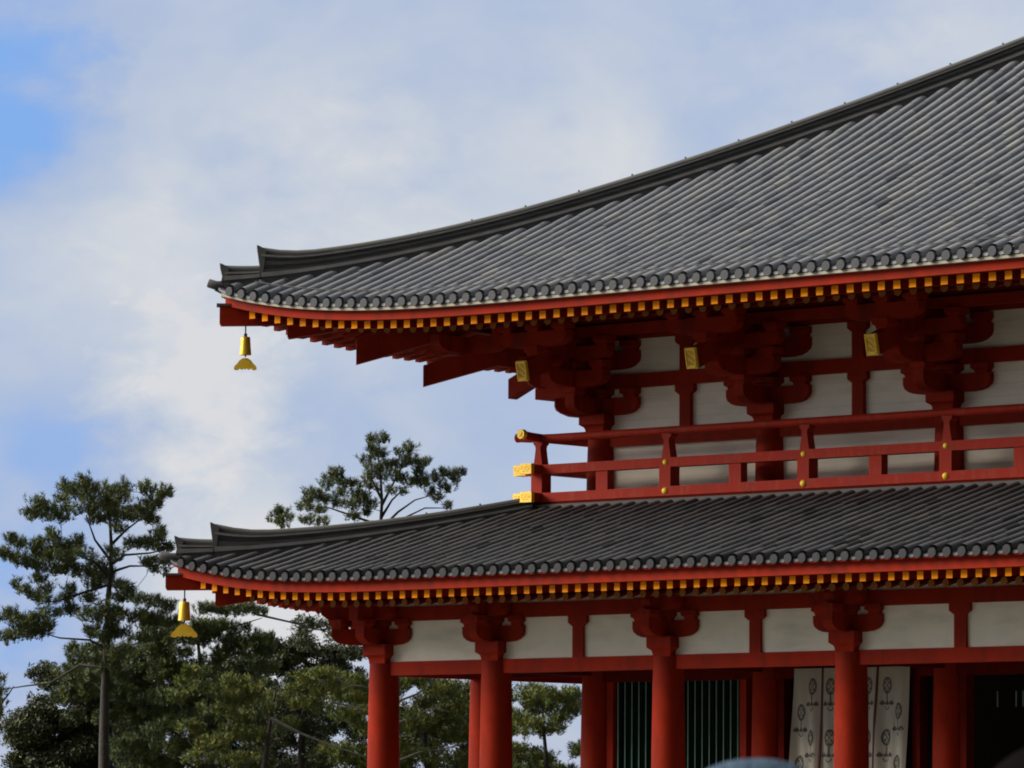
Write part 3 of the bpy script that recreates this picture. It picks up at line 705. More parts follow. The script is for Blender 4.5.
# ------------------------------------------------------------------ lattice windows, door bay
def lattice(x0, x1, z0, z1, step=.18, backing='green'):
    f = MB(); f.box(x0-.16, x0, A-.09, A+.12, z0-.2, z1); f.box(x1, x1+.16, A-.09, A+.12, z0-.2, z1); f.box(x0, x1, A-.09, A+.12, z0-.2, z0)
    fr = f.build('lattice_window', 'red', hall)
    b = MB(); b.box(x0, x1, A+.125, A+.14, z0, z1); b.build('backing', backing, fr)
    n = int((x1-x0)/step)
    for i in range(n):
        x = x0+step*(i+.5); m = MB(); y = A+.02; r = .055
        m.add([(x-r, y, z0), (x, y-r, z0), (x+r, y, z0), (x, y+r, z0), (x-r, y, z1), (x, y-r, z1), (x+r, y, z1), (x, y+r, z1)], [(1, 2, 6, 5), (2, 3, 7, 6), (3, 0, 4, 7), (0, 1, 5, 4)])
        m.add([(x-.011, y-r+.003, z0), (x+.011, y-r+.003, z0), (x+.011, y-r-.004, z0), (x-.011, y-r-.004, z0), (x-.011, y-r+.003, z1), (x+.011, y-r+.003, z1), (x+.011, y-r-.004, z1), (x-.011, y-r-.004, z1)],
              [(0, 1, 5, 4), (1, 2, 6, 5), (2, 3, 7, 6), (3, 0, 4, 7)], 1)
        m.build('bar', ('green', 'pale'), fr)
    return fr
lattice(3.50, 6.74, -.4, 3.05)
def jamb(x0, x1): bx('door_jamb', 'reddark', x0, x1, A-.12, A+.12, FLOOR, 3.04)
jamb(7.72, 7.86); jamb(10.95, 11.13); jamb(12.06, 12.22)
# three pale strips painted to stand in for daylight slits across the hall
for x in (12.62, 13.05, 13.21): bx('daylight_slit_strip', 'pale', x, x+.018, A+.30, A+.32, 2.42, 2.72)

# white curtain with crests in the open door bay
cur = empty('door_curtain', (9.4, A-.25, 3.2), label='white cloth curtain with rows of black crests hanging in the dark doorway behind the columns', cat='curtain')
def crest(m, cx, cz, yf, sh, s=1.0):
    def q(pts):
        vs = [(cx+a*s+sh(cz+b*s), yf(cx+a*s, cz+b*s)-.006, cz+b*s) for a, b in pts]; m.add(vs, [list(range(len(vs)))], 1)
    # tall bud: outline with inner petals
    for i in range(12):
        t0, t1 = 2*math.pi*i/12, 2*math.pi*(i+1)/12
        q([(.085*math.cos(t0), .13*math.sin(t0)+.10), (.085*math.cos(t1), .13*math.sin(t1)+.10), (.058*math.cos(t1), .100*math.sin(t1)+.10), (.058*math.cos(t0), .100*math.sin(t0)+.10)])
    for a, b in ((-.03, .06), (.03, .06), (0, .10), (-.03, .14), (.03, .14), (0, .18), (0, .02)): q([(a-.018, b), (a, b-.026), (a+.018, b), (a, b+.026)])
    q([(-.012, -.03), (.012, -.03), (.012, -.13), (-.012, -.13)])
    for a in (-.085, 0, .085):        # three leaves at the foot
        q([(a-.045, -.165), (a-.02, -.19), (a+.02, -.19), (a+.045, -.165), (a+.022, -.135), (a, -.115), (a-.022, -.135)])
    for i in range(8):
        t0, t1 = math.pi+math.pi*i/8, math.pi+math.pi*(i+1)/8
        q([(.05*math.cos(t0), .06*math.sin(t0)-.205), (.05*math.cos(t1), .06*math.sin(t1)-.205), (.036*math.cos(t1), .045*math.sin(t1)-.205), (.036*math.cos(t0), .045*math.sin(t0)-.205)])
def cshear(z): return -.10*(3.2-z)/2.2
def cy_(x, z): return A-.25+(.05*math.sin(x*9.0+z*.5)+.03*math.sin(x*21+1.3*z))*min(1, (3.25-z)*.8)
for k, (x0, x1) in enumerate(((8.22, 8.90), (8.94, 9.56), (9.60, 10.22), (10.27, 11.0))):
    m = MB(); nx, nz = 14, 16; vs = []
    for j in range(nz+1):
        z = 3.2-3.9*j/nz
        for i in range(nx+1): x = x0+(x1-x0)*i/nx; vs.append((x+cshear(z), cy_(x, z), z))
    m.add(vs, [(j*(nx+1)+i, j*(nx+1)+i+1, (j+1)*(nx+1)+i+1, (j+1)*(nx+1)+i) for j in range(nz) for i in range(nx)], 0, True)
    for r_ in range(8):
        zc = 2.72-.49*r_; xc = x0+(x1-x0)*(.70 if (r_+k) % 2 == 0 else .28)
        crest(m, xc, zc, cy_, cshear, 1.28)
    o = m.build('curtain_panel', ('cloth', 'ink'), cur); o.location = (-9.4, -(A-.25), -3.2)
for x in (8.92, 9.58, 10.245):
    m = MB()
    m.add([(x+cshear(z)+d, cy_(x, z)-.012, z) for z in (3.2, 2.2, 1.2, .2, -.7) for d in (-.022, .022)], [(2*i, 2*i+1, 2*i+3, 2*i+2) for i in range(4)])
    o = m.build('seam_tape', 'tape', cur); o.location = (-9.4, -(A-.25), -3.2)

# ------------------------------------------------------------------ wind bells
def bell(name, c, ztop, zb, h, w, plz, plw, plh, label):
    t = empty(name, (c, c, ztop), label=label, cat='wind bell', group='gilded wind bells under the eave corners')
    m = MB(); m.tube([(0, 0, .03), (0, 0, zb-ztop)], .014, 6); m.lathe([(.03, 0), (.035, .03), (.03, .06)], (0, 0, zb-ztop), 8); m.build('hanger', 'dark', t)
    m = MB(); r = w/2
    m.lathe([(r*.25, 0), (r*.74, -.01), (r*.80, -.03), (r*.84, -h*.3), (r*.90, -h*.6), (r*1.0, -h*.93), (r*1.0, -h)], (0, 0, zb-ztop), 24)
    m.build('bell_body', 'bronze', t)
    m = MB(); m.tube([(0, 0, zb-ztop-h*.7), (0, 0, plz-ztop+.02)], .016, 6); m.build('clapper_rod', 'dark', t)
    # cloud-shaped wind plate, broad side to the front of the hall
    a = plw/2; b = plh
    half = [(0, b), (.22*a, b*.98), (.50*a, b*.80), (.72*a, b*.52), (.90*a, b*.36), (1.0*a, b*.16), (.94*a, .0), (.74*a, -.02*b), (.62*a, -.01*b), (.52*a, .10*b), (.36*a, .05*b), (.26*a, .0), (.14*a, .12*b), (0, .02*b)]
    poly = half+[(-x, z) for x, z in half[::-1][1:-1]]
    m = MB(); m.prism(poly, .025, (0, 0, plz-ztop-b), (.76, .65, 0)); m.build('wind_plate', 'gold', t)
    return t
bell('wind_bell', -1.99, 10.07, 9.88, .37, .235, 9.45, .46, .24, 'small gilded bell with cloud-shaped plate hanging under the upper roof corner against the sky')
bell('wind_bell', -2.81, 4.78, 4.58, .38, .25, 4.13, .53, .26, 'gilded bell with cloud-shaped plate hanging under the lower roof corner before the pine')

# ------------------------------------------------------------------ trees
def W(px, py, dist): return CAM+(FW+RT*((px-512)/FPX)-UP*((py-384)/FPX))*dist
def foliage(kind, cents, rads, n_per, rs):
    """tufts of needles (thin triangles fanning upwards and outwards) or loose leaves (small quads) round many centres"""
    Vs = []; T = []
    for c, r, n in zip(cents, rads, n_per):
        if kind == 'leaf':
            p = rs.normal(0, 1, (n, 3)); p /= np.linalg.norm(p, axis=1)[:, None]+1e-6; p *= (rs.random((n, 1))**.45)*r
            p[:, 2] *= .7; p += c
            d = rs.normal(0, 1, (n, 3)); d /= np.linalg.norm(d, axis=1)[:, None]; e = np.cross(d, rs.normal(0, 1, (n, 3))); e /= np.linalg.norm(e, axis=1)[:, None]
            s = rs.uniform(.05, .11, (n, 1))
            Vs.append(np.stack([p-d*s, p+e*s*.55, p+d*s], 1)); T.append(np.repeat(np.clip(rs.normal(rs.normal(.42, .16), .12), 0, 1)*np.ones(n) if False else np.clip(rs.normal(rs.uniform(.2, .65), .14, n), 0, 1), 3))
        else:
            # needle whorls on several short shoots
            ns = max(3, n//22); per = n//ns
            sh = rs.normal(0, 1, (ns, 3)); sh /= np.linalg.norm(sh, axis=1)[:, None]; sh *= r*(rs.random((ns, 1))**.6); sh[:, 2] = sh[:, 2]*.5
            tone_c = rs.uniform(.1, .9)
            for s0 in sh:
                ax = s0/r*.6+np.array([0, 0, 1.0])+rs.normal(0, .22, 3); ax /= np.linalg.norm(ax)
                tt = rs.random((per, 1))
                b0 = c+s0+ax*(tt*.24-.06)
                d = rs.normal(0, 1, (per, 3)); d -= (d@ax)[:, None]*ax; d /= np.linalg.norm(d, axis=1)[:, None]
                d = d*.8+ax*.75; d /= np.linalg.norm(d, axis=1)[:, None]
                e = np.cross(d, rs.normal(0, 1, (per, 3))); e /= np.linalg.norm(e, axis=1)[:, None]
                ln = rs.uniform(.10, .19, (per, 1))
                Vs.append(np.stack([b0-e*.012, b0+e*.012, b0+d*ln], 1))
                T.append(np.repeat(np.clip(rs.normal(tone_c, .10, per), 0, 1), 3))
    V = np.concatenate(Vs).reshape(-1, 3); F = np.arange(len(V)).reshape(-1, 3)
    return V, F, np.concatenate(T)
def tree(name, label, kind, dist, trunk, limbs, pads, r0, seed, fmat, dens=1., bare=(), crown_depth=1., group=None, cat='tree', tuft=.20, n_t=70, ground_x=None, base=None):
    rs = np.random.default_rng(seed); sc = dist/FPX
    pts = [W(x, y, dist) for x, y in trunk]
    b = base or (pts[0].x, pts[0].y); foot = Vector((b[0], b[1], GZ-.1))
    t = empty(name, (foot.x, foot.y, GZ), label=label, cat=cat, group=group)
    loc = Vector((foot.x, foot.y, GZ))
    line = [foot]+pts; Ls = [0]
    for i in range(1, len(line)): Ls.append(Ls[-1]+(line[i]-line[i-1]).length)
    rad = [max(.02, r0*(1-.88*(l/Ls[-1])**1.1)) for l in Ls]
    tr = MB(); tr.tube([q-loc for q in line], rad, 10)
    cents = []; rads = []; cnt = []
    def radat(p):
        k = min(range(len(line)), key=lambda i: (line[i]-p).length); return rad[k]
    tx = {}
    def trunk_x(y):
        q = min(trunk, key=lambda q: abs(q[1]-y)); return q[0]
    done = []
    for (x, y, rx, ry) in sorted(pads, key=lambda q: abs(q[0]-trunk_x(q[1]))+.3*abs(q[1]-trunk[-1][1])*0):
        if done and rs.random() < .75:
            nb = min(done, key=lambda q: (q[0]-x)**2+(q[1]-y)**2); dz0 = nb[3]
        else: dz0 = 0
        dz = dz0*.6+rs.uniform(-1, 1)*crown_depth*.7
        c = W(x, y, dist+dz)
        cand = [(q[2], q[4]) for q in done]
        zs_ = c.z-.30*abs((c-line[-1]).dot(RT))-.05
        st_ = line[-1]
        for i in range(len(line)-1):
            if line[i].z <= zs_ <= line[i+1].z:
                f = (zs_-line[i].z)/(line[i+1].z-line[i].z+1e-6); st_ = line[i].lerp(line[i+1], f)
        best, rb = st_, radat(st_)*.5; bd = (c-st_).length*1.15
        for q, qr in cand:
            dd = (c-q).length+max(0, q.z-c.z)*.8
            if dd < bd: best, rb, bd = q, qr, dd
        d_ = c-best
        mid1 = best+d_*.35+Vector((rs.normal(0, .06), rs.normal(0, .06), -.08*d_.length)); mid2 = best+d_*.7+Vector((rs.normal(0, .06), rs.normal(0, .06), -.05*d_.length))
        rr = max(.011, min(rb*.9, .008+.012*d_.length))
        tr.tube([best-loc, mid1-loc, mid2-loc, c-loc], [rr, rr*.85, rr*.7, rr*.5], 6)
        done.append((x, y, c, dz, max(.012, rr*.7)))
        ex, ey = rx*sc*(1.2 if kind == 'needle' else 1.05), ry*sc*(.88 if kind == 'needle' else .98); ez = (ex*.8+ey*.4)
        nt_ = max(4, int(dens*(ex*ey*ez)**.66*46+3))
        for _ in range(nt_):
            v = rs.normal(0, 1, 3); v /= np.linalg.norm(v); v *= rs.random()**.42
            p = c+RT*(v[0]*ex)+UP*(v[1]*ey)+FW*(v[2]*ez)
            cents.append(np.array(p-loc)); rads.append(rs.uniform(.7, 1.3)*tuft); cnt.append(int(n_t*rs.uniform(.6, 1.3)))
            if rs.random() < .35:
                q0 = mid2.lerp(c, rs.random()); tr.tube([q0-loc, (q0.lerp(p, .5)+Vector((0, 0, -.03)))-loc, p-loc], [.009, .007, .004], 4)
    for ln in limbs:
        P_ = [W(x, y, dist+(d if len(q) > 2 else 0)) for q in ln for x, y, d in [(q[0], q[1], q[2] if len(q) > 2 else 0)]]
        tr.tube([q-loc for q in P_], [.05*(1-.75*i/(len(P_)-1)) for i in range(len(P_))], 6)
    for v in tr.v: pass
    o = tr.build('trunk', 'bark', t)
    for ln in bare:
        m = MB(); P_ = [W(x, y, dist-1.2) for x, y in ln]; m.tube([q-loc for q in P_], [.045*(1-.7*i/(len(P_)-1)) for i in range(len(P_))], 6)
        m.build('bough', 'bough', t)
    V, F, T = foliage(kind, cents, rads, cnt, rs)
    npmesh('crown', V, F, fmat, t, tone=T); print('TRIS', name, len(F))
    return t
def seg(x0, y0, x1, y1, n, rx, ry, jit=4, s=1):
    r_ = random.Random(int(x0*7+y0*3+s)); return [(x0+(x1-x0)*i/max(1, n-1)+r_.uniform(-jit, jit), y0+(y1-y0)*i/max(1, n-1)+r_.uniform(-jit, jit)*.6, rx*r_.uniform(.8, 1.2), ry*r_.uniform(.8, 1.2)) for i in range(n)]

tall = ([(83, 484, 8, 8), (76, 494, 13, 9), (92, 498, 9, 14), (66, 489, 6, 7), (62, 500, 6, 5), (86, 512, 12, 8), (36, 505, 8, 7), (45, 514, 14, 8), (32, 516, 8, 7), (58, 519, 10, 7), (66, 510, 6, 5),
         (109, 490, 6, 7), (124, 489, 6, 9), (117, 500, 12, 9), (112, 512, 14, 8), (128, 516, 14, 7), (100, 520, 12, 6), (146, 492, 9, 7), (163, 496, 8, 8), (152, 505, 14, 8), (140, 515, 12, 7), (150, 522, 10, 5), (104, 505, 7, 10),
         (133, 547, 8, 6), (148, 545, 12, 7), (158, 538, 8, 7), (164, 548, 9, 6), (160, 532, 4, 4), (150, 565, 8, 5), (158, 571, 8, 6), (163, 562, 7, 5),
         (10, 541, 7, 5), (20, 545, 8, 5), (32, 548, 9, 6), (44, 543, 6, 4), (55, 538, 7, 8), (62, 548, 12, 8), (48, 555, 14, 8), (75, 545, 10, 6), (66, 560, 14, 7), (84, 555, 9, 5),
         (6, 556, 10, 7), (20, 562, 14, 7), (36, 566, 14, 7), (52, 572, 12, 6), (70, 570, 12, 7), (86, 576, 12, 7), (98, 566, 9, 7), (102, 580, 10, 8), (92, 588, 8, 6), (42, 580, 9, 4),
         (14, 584, 3, 5), (22, 592, 7, 4), (33, 598, 9, 4), (45, 592, 7, 5), (45, 602, 10, 4), (70, 592, 7, 6), (66, 600, 8, 4), (90, 600, 9, 5), (118, 588, 8, 7), (100, 650, 8, 6), (115, 655, 9, 6), (96, 662, 8, 6), (112, 668, 10, 6), (120, 678, 9, 6), (92, 678, 9, 6), (108, 690, 9, 5), (104, 640, 9, 6), (110, 628, 10, 6), (106, 575, 8, 8), (112, 556, 7, 6), (116, 530, 8, 6), (130, 592, 7, 7), (120, 600, 14, 6), (142, 602, 10, 5), (158, 604, 10, 5), (168, 610, 8, 6),
         (8, 618, 12, 8), (22, 624, 14, 8), (36, 620, 12, 8), (30, 634, 14, 8), (12, 638, 12, 8), (44, 630, 10, 8), (52, 614, 10, 5), (74, 612, 12, 5), (92, 618, 10, 8), (104, 612, 10, 9), (118, 616, 10, 8), (136, 618, 12, 8), (152, 622, 14, 8), (168, 624, 12, 7), (90, 634, 10, 6), (120, 636, 12, 6), (140, 640, 12, 6)])
tree('pine_tree', 'tall dark pine with a forked flat top standing against the sky at the far left', 'needle', 150,
     [(104, 790), (104, 740), (105, 690), (107, 640), (108, 600), (111, 570), (111, 540), (110, 520), (104, 500)],
     [[(106, 668), (80, 665, .3), (50, 683, .6), (25, 686, .8), (0, 690, 1.)], [(110, 560), (95, 540), (86, 515)], [(111, 545), (126, 530), (146, 515)], [(108, 650), (90, 640), (60, 638), (45, 634)], [(111, 565), (125, 555), (150, 553), (168, 549)], [(111, 572), (130, 566), (158, 566)], [(108, 585), (85, 592), (55, 602), (30, 600)], [(108, 575), (95, 562), (70, 552), (50, 556)]],
     tall, .24, 3, 'needle', dens=3.4, crown_depth=1.3, tuft=.14, n_t=62)
back = [(325, 500, 8, 6), (312, 495, 9, 7), (305, 502, 6, 5), (305, 509, 7, 4), (320, 512, 7, 4), (330, 480, 7, 6), (338, 476, 7, 6), (345, 485, 7, 5), (340, 494, 7, 6), (336, 504, 6, 4), (325, 487, 5, 5), (352, 486, 6, 4), (318, 524, 10, 4), (308, 520, 6, 4),
        (373, 442, 7, 5), (384, 440, 7, 5), (370, 452, 7, 7), (366, 462, 5, 5), (380, 455, 7, 7), (375, 470, 9, 7), (368, 478, 7, 6), (384, 478, 8, 6), (388, 466, 6, 5), (372, 488, 6, 5), (360, 500, 10, 6), (368, 506, 9, 6), (352, 508, 7, 4), (357, 494, 6, 4), (366, 515, 5, 3), (350, 518, 8, 3),
        (404, 455, 7, 6), (410, 450, 5, 5), (408, 464, 8, 6), (396, 468, 6, 6), (400, 480, 9, 7), (412, 484, 9, 7), (418, 466, 6, 5), (425, 464, 4, 4), (420, 476, 7, 7), (426, 484, 8, 5), (436, 480, 7, 5), (446, 476, 7, 5), (455, 480, 7, 6), (459, 474, 5, 4), (445, 490, 8, 4), (430, 494, 6, 3), (440, 500, 5, 3), (448, 508, 4, 3), (396, 492, 7, 4)]
tree('pine_tree', 'airy pine crown rising behind the left end of the lower tiled roof', 'needle', 165,
     [(378, 800), (379, 700), (379, 600), (380, 540), (381, 520), (382, 500), (380, 470), (377, 450)],
     [[(380, 530), (398, 512), (415, 500), (436, 494)], [(381, 518), (392, 500), (408, 485)], [(379, 525), (350, 515), (330, 508), (312, 506)], [(380, 545), (400, 520), (425, 508), (448, 508)], [(382, 500), (372, 480), (370, 455)], [(382, 505), (395, 480), (406, 460)]],
     back, .22, 5, 'needle', dens=2.7, crown_depth=1.0, tuft=.13, n_t=60)
tree('pine_tree', 'tip of a pine just showing over the ridge of the lower roof corner', 'needle', 168,
     [(374, 800), (374, 700), (374, 650), (350, 590), (300, 550), (282, 530), (281, 516)], [], [(277, 514, 6, 4), (275, 521, 6, 4), (287, 520, 6, 4), (281, 526, 8, 4), (283, 513, 3, 3), (280, 545, 14, 8), (272, 560, 16, 8), (288, 560, 16, 8)], .15, 6, 'needle', tuft=.15, n_t=80, crown_depth=.4)
# the wood behind: separate trees whose crowns run into one another
def mass(x0, x1, y0, y1, n, r, seed, top=None):
    r_ = random.Random(seed); o = []
    while len(o) < n:
        x = r_.uniform(x0, x1); y = r_.uniform(y0, y1)
        if top and y < top(x)+r_.uniform(0, 6): continue
        q = r*r_.uniform(.7, 1.3); o.append((x, y, q*1.15, q*.7))
    return o
WG = 'trees massed behind the hall'
def tA(x): return 665+.012*(x-75)**2+ (12 if x < 40 else 0)
tree('broadleaf_tree', 'dark leafy tree filling the lower left corner below the tall pine', 'leaf', 172,
     [(72, 800), (72, 760), (74, 720), (78, 690)], [], mass(14, 150, 655, 800, 95, 13, 11, tA), .3, 11, 'leaf', dens=1.6, crown_depth=1.6, tuft=.34, n_t=95)
tree('broadleaf_tree', 'sparse leafy tree letting the bright sky through beside the corner column', 'leaf', 185,
     [(300, 800), (302, 740), (305, 700), (306, 660), (306, 630)], [[(255, 614), (290, 622), (320, 630), (350, 637)]],
     seg(262, 650, 362, 655, 12, 10, 7)+mass(262, 362, 622, 700, 56, 9, 12, lambda x: 617+.006*(x-312)**2)+mass(250, 372, 690, 800, 45, 13, 13), .26, 12, 'leaf', dens=.85, crown_depth=1.4, tuft=.30, n_t=55)
tree('pine_tree', 'dark pine with a long level bough beneath the lower bell', 'needle', 158,
     [(212, 800), (210, 740), (206, 700), (200, 660), (196, 625)], [[(200, 640), (230, 628), (262, 618)]],
     seg(200, 612, 262, 611, 8, 9, 5)+seg(150, 640, 262, 642, 11, 11, 6)+seg(150, 632, 210, 634, 6, 10, 6)+seg(196, 626, 240, 630, 5, 10, 4)+mass(64, 140, 652, 720, 26, 11, 44)+mass(122, 262, 632, 800, 100, 12, 14, lambda x: 628+.004*(x-190)**2), .26, 14, 'needle', dens=2.0, crown_depth=1.4, tuft=.19, n_t=85)
tree('pine_tree', 'yellow-green pine with drooping tufts left of the corner column', 'needle', 146,
     [(262, 800), (264, 770), (268, 740), (272, 710), (276, 690)], [],
     [(196, 675, 12, 6), (190, 685, 14, 6), (206, 690, 12, 6), (180, 698, 14, 7), (232, 683, 14, 7), (245, 690, 14, 7), (228, 697, 14, 7), (252, 703, 12, 6), (215, 712, 16, 6), (240, 718, 14, 6), (262, 712, 12, 6),
      (310, 680, 14, 7), (325, 676, 12, 6), (300, 690, 14, 7), (318, 692, 14, 7), (332, 686, 8, 5), (296, 706, 14, 6), (315, 708, 14, 6), (278, 700, 12, 6), (238, 735, 18, 7), (215, 742, 16, 6), (262, 738, 16, 6), (190, 730, 14, 6), (200, 760, 18, 7), (240, 762, 18, 7), (286, 728, 12, 6)],
     .22, 15, 'fresh', dens=2.4, crown_depth=1.0, tuft=.16, n_t=80, bare=[[(270, 718), (300, 733), (330, 745), (366, 757)], [(334, 676), (345, 684), (372, 688)], [(332, 702), (350, 706), (372, 712)]])
tree('pine_tree', 'pine with pale bare boughs seen between the two leftmost front columns', 'needle', 152,
     [(430, 800), (428, 770), (425, 740), (424, 710), (426, 690)], [],
     mass(338, 475, 676, 800, 75, 12, 16), .24, 16, 'fresh', dens=1.6, crown_depth=1.2, tuft=.19, n_t=80,
     bare=[[(390, 704), (415, 695), (432, 685), (450, 683)], [(390, 726), (415, 716), (432, 708), (450, 712)], [(390, 764), (420, 752), (440, 750), (468, 742)]])
tree('pine_tree', 'loose bright pine seen through the porch right of the second front column', 'needle', 160,
     [(548, 800), (547, 770), (545, 745), (543, 720), (542, 700)], [],
     mass(505, 570, 688, 735, 22, 9, 17)+[(565, 700, 10, 6), (572, 712, 9, 6), (560, 720, 10, 6), (574, 698, 7, 5)]+mass(500, 580, 740, 800, 22, 9, 18), .2, 17, 'fresh', dens=1.8, crown_depth=1.0, tuft=.17, n_t=75)
tree('broadleaf_tree', 'shadowy leafy tree standing behind the porch pines', 'leaf', 180,
     [(470, 800), (470, 760), (470, 720)], [], mass(380, 545, 684, 800, 60, 13, 19), .25, 19, 'leaf', dens=1.1, crown_depth=1.4, tuft=.34, n_t=75)
tree('broadleaf_tree', 'dark leafy tree behind the bough of the lower bell', 'leaf', 190,
     [(180, 800), (180, 760), (180, 720)], [], mass(110, 320, 660, 800, 90, 14, 21), .28, 21, 'leaf', dens=1.1, crown_depth=1.5, tuft=.36, n_t=80)
tree('pine_tree', 'edge of a pine whose tufts just enter at the left border', 'needle', 148,
     [(-40, 800), (-40, 740), (-38, 690), (-36, 650)], [[(-38, 700), (-15, 712), (0, 705), (8, 695), (14, 686)]], [(-2, 680, 6, 6), (-1, 692, 6, 6), (-2, 705, 5, 6), (0, 716, 4, 4), (-20, 700, 12, 10), (-30, 680, 14, 10), (-34, 655, 12, 10), (-30, 725, 14, 9)], .16, 22, 'fresh', tuft=.2, n_t=80, crown_depth=.6)

# ------------------------------------------------------------------ two visitors in the foreground
def person(px, topy, dist, look, label, cap, coat):
    top = W(px, topy, dist); base = Vector((top.x, top.y, gz(top.x, top.y))); H = top.z-base.z
    k = H/1.70 if not cap else H/1.723
    t = empty('person', base, label=label, cat='person', group=None)
    t.rotation_euler.z = look; t.scale = (k, k, k)
    # one continuous body grown over a skeleton (facing local +Y)
    J = dict(pel=(0, 0, .93), wst=(0, 0, 1.06), chs=(0, .0, 1.27), nkb=(0, -.01, 1.42), nkt=(0, .0, 1.49), hdm=(0, .01, 1.58), hdt=(0, 0, 1.66),
             hL=(-.10, 0, .88), kL=(-.11, .02, .50), aL=(-.11, -.02, .09), tL=(-.12, .14, .03), hR=(.10, 0, .88), kR=(.11, .02, .50), aR=(.12, -.02, .09), tR=(.13, .14, .03),
             sL=(-.18, -.01, 1.38), eL=(-.24, -.03, 1.10), wL=(-.25, .05, .86), sR=(.18, -.01, 1.38), eR=(.24, -.03, 1.10), wR=(.25, .05, .86))
    Rd = dict(pel=.14, wst=.125, chs=.15, nkb=.07, nkt=.055, hdm=.085, hdt=.07, hL=.095, kL=.06, aL=.042, tL=.035, hR=.095, kR=.06, aR=.042, tR=.035, sL=.065, eL=.045, wL=.030, sR=.065, eR=.045, wR=.030)
    for sgn, sfx in ((-1, 'L'), (1, 'R')):
        J['p'+sfx] = (sgn*.255, .07, .80); Rd['p'+sfx] = .028
        for q, (dx, dy, ln) in enumerate(((-.0, .030, .075), (0, .011, .085), (0, -.009, .080), (0, -.028, .062))):
            J[f'f{q}{sfx}'] = (sgn*.26, .07+dy, .775); J[f'g{q}{sfx}'] = (sgn*.25, .085+dy, .775-ln); Rd[f'f{q}{sfx}'] = .009; Rd[f'g{q}{sfx}'] = .007
        J['th'+sfx] = (sgn*.235, .115, .80); J['ti'+sfx] = (sgn*.225, .13, .76); Rd['th'+sfx] = .011; Rd['ti'+sfx] = .008
    keys = list(J); ix = {n: i for i, n in enumerate(keys)}
    ed = [('pel', 'wst'), ('wst', 'chs'), ('chs', 'nkb'), ('nkb', 'nkt'), ('nkt', 'hdm'), ('hdm', 'hdt'), ('pel', 'hL'), ('hL', 'kL'), ('kL', 'aL'), ('aL', 'tL'), ('pel', 'hR'), ('hR', 'kR'), ('kR', 'aR'), ('aR', 'tR'), ('nkb', 'sL'), ('sL', 'eL'), ('eL', 'wL'), ('nkb', 'sR'), ('sR', 'eR'), ('eR', 'wR')]
    for sfx in 'LR':
        ed += [('w'+sfx, 'p'+sfx), ('w'+sfx, 'th'+sfx), ('th'+sfx, 'ti'+sfx)]
        for q in range(4): ed += [('p'+sfx, f'f{q}{sfx}'), (f'f{q}{sfx}', f'g{q}{sfx}')]
    me = bpy.data.meshes.new('body'); me.from_pydata([J[n] for n in keys], [(ix[a], ix[b]) for a, b in ed], [])
    me.materials.append(M['skin']); o = bpy.data.objects.new('body', me); COL.objects.link(o); o.parent = t
    sk = o.modifiers.new('skin', 'SKIN'); sk.use_smooth_shade = True
    for i, n in enumerate(keys):
        v = me.skin_vertices[0].data[i]; v.radius = (Rd[n], Rd[n]*(.8 if n in ('pel', 'wst', 'chs') else 1)); v.use_root = (n == 'pel')
    ss = o.modifiers.new('sub', 'SUBSURF'); ss.levels = 1; ss.render_levels = 2
    def skinpart(nm, verts, edges, rad, mt):
        m2 = bpy.data.meshes.new(nm); m2.from_pydata(verts, edges, []); m2.materials.append(M[mt]); q = bpy.data.objects.new(nm, m2); COL.objects.link(q); q.parent = t
        s_ = q.modifiers.new('skin', 'SKIN'); s_.use_smooth_shade = True
        for i, r_ in enumerate(rad): m2.skin_vertices[0].data[i].radius = (r_, r_*(.8 if i < 3 else 1)); m2.skin_vertices[0].data[i].use_root = (i == 0)
        x = q.modifiers.new('sub', 'SUBSURF'); x.levels = 1; x.render_levels = 2
    g_ = lambda *n: [J[a] for a in n]
    skinpart('jacket', g_('pel', 'wst', 'chs', 'nkb', 'sL', 'eL', 'wL', 'sR', 'eR', 'wR'), [(0, 1), (1, 2), (2, 3), (3, 4), (4, 5), (5, 6), (3, 7), (7, 8), (8, 9)], [.165, .15, .17, .085, .085, .065, .045, .085, .065, .045], coat)
    skinpart('trousers', g_('pel', 'hL', 'kL')+[(-.11, -.02, .10)]+g_('hR', 'kR')+[(.12, -.02, .10)], [(0, 1), (1, 2), (2, 3), (0, 4), (4, 5), (5, 6)], [.155, .105, .075, .06, .105, .075, .06], 'trouser')
    for sx in (-1, 1):
        s_ = MB(); s_.tube([(sx*.115, -.07, .05), (sx*.12, 0, .05), (sx*.125, .1, .04), (sx*.13, .19, .03)], [.04, .052, .048, .03], 10); s_.build('shoe', 'shoe', t)
    # face
    f = MB()
    for sx in (-1, 1): f.lathe([(.001, -.012), (.012, -.006), (.013, 0)], (sx*.032, .098, 1.585), 10, ax='y')
    f.build('eyes', 'hair', t)
    f = MB(); f.prism([(.08, .0), (.118, .0), (.088, .05)], .022, (0, 0, 1.545), (0, 1, 0)); 
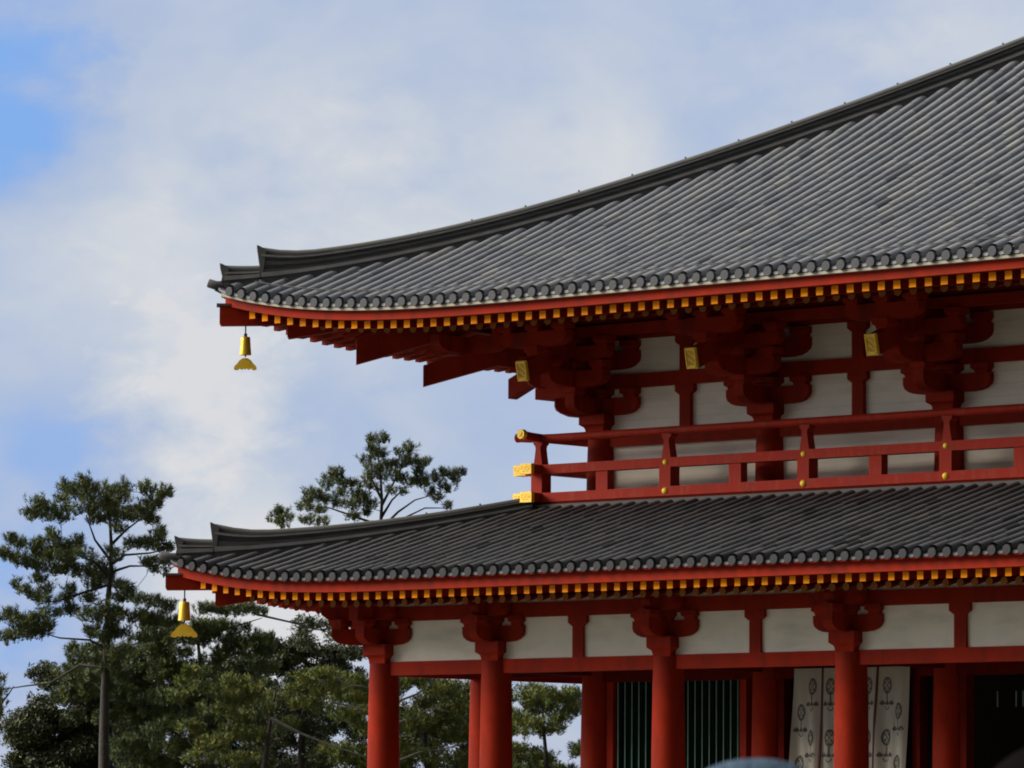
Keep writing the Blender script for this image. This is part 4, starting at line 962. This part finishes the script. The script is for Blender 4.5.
    for sx in (-1, 1): f.lathe([(.022, -.006), (.026, 0), (.02, .008)], (sx*.088, .0, 1.575), 10, ax='x')
    f.build('nose_and_ears', 'skin', t)
    f = MB(); f.box(-.022, .022, .088, .096, 1.518, 1.526); f.build('mouth', 'reddark', t)
    # hair: shell over the skull, longer at the back
    hm = MB(); n1_, n2_ = 28, 14; vs = []
    for j in range(n2_+1):
        ph = math.pi*.62*j/n2_
        for i in range(n1_):
            th = 2*math.pi*i/n1_; front = max(0, math.sin(th)); p_ = ph*(1-.42*front)
            wv = 1+.02*math.sin(th*9+j)
            vs.append((.098*wv*math.sin(p_)*math.cos(th), .112*wv*math.sin(p_)*math.sin(th)-.005, 1.585+.115*math.cos(p_)))
    hm.add(vs, [(j*n1_+i, j*n1_+(i+1) % n1_, (j+1)*n1_+(i+1) % n1_, (j+1)*n1_+i) for j in range(n2_) for i in range(n1_)], 0, True)
    hm.build('hair', 'hair', t)
    if cap:
        c = MB(); vs = []; n2_ = 10
        for j in range(n2_+1):
            ph = math.pi*.50*j/n2_
            for i in range(36):
                th = 2*math.pi*i/36; sq = 1+.012*math.cos(th*6)*math.sin(ph)
                vs.append((.122*sq*math.sin(ph)**.9*math.cos(th), .136*sq*math.sin(ph)**.9*math.sin(th), 1.615+.108*math.cos(ph)))
        c.add(vs, [(j*36+i, j*36+(i+1) % 36, (j+1)*36+(i+1) % 36, (j+1)*36+i) for j in range(n2_) for i in range(36)], 0, True)
        # brim all round, sloping down
        vs = [(a*math.cos(2*math.pi*i/36), a*1.1*math.sin(2*math.pi*i/36), z) for a, z in ((.120, 1.622), (.175, 1.585), (.176, 1.581), (.121, 1.612)) for i in range(36)]
        c.add(vs, [(j*36+i, j*36+(i+1) % 36, (j+1)*36+(i+1) % 36, (j+1)*36+i) for j in range(3) for i in range(36)], 0, True)
        c.build('sun_hat', 'denim', t)
    return t
look = YAW
person(757, 758, 6.6, look, 'person in a light blue cloth sun hat, only the crown showing at the bottom edge', True, 'grey')
person(1046, 744, 6.8, look+.2, 'dark-haired person cut off by the lower right corner', False, 'coat')
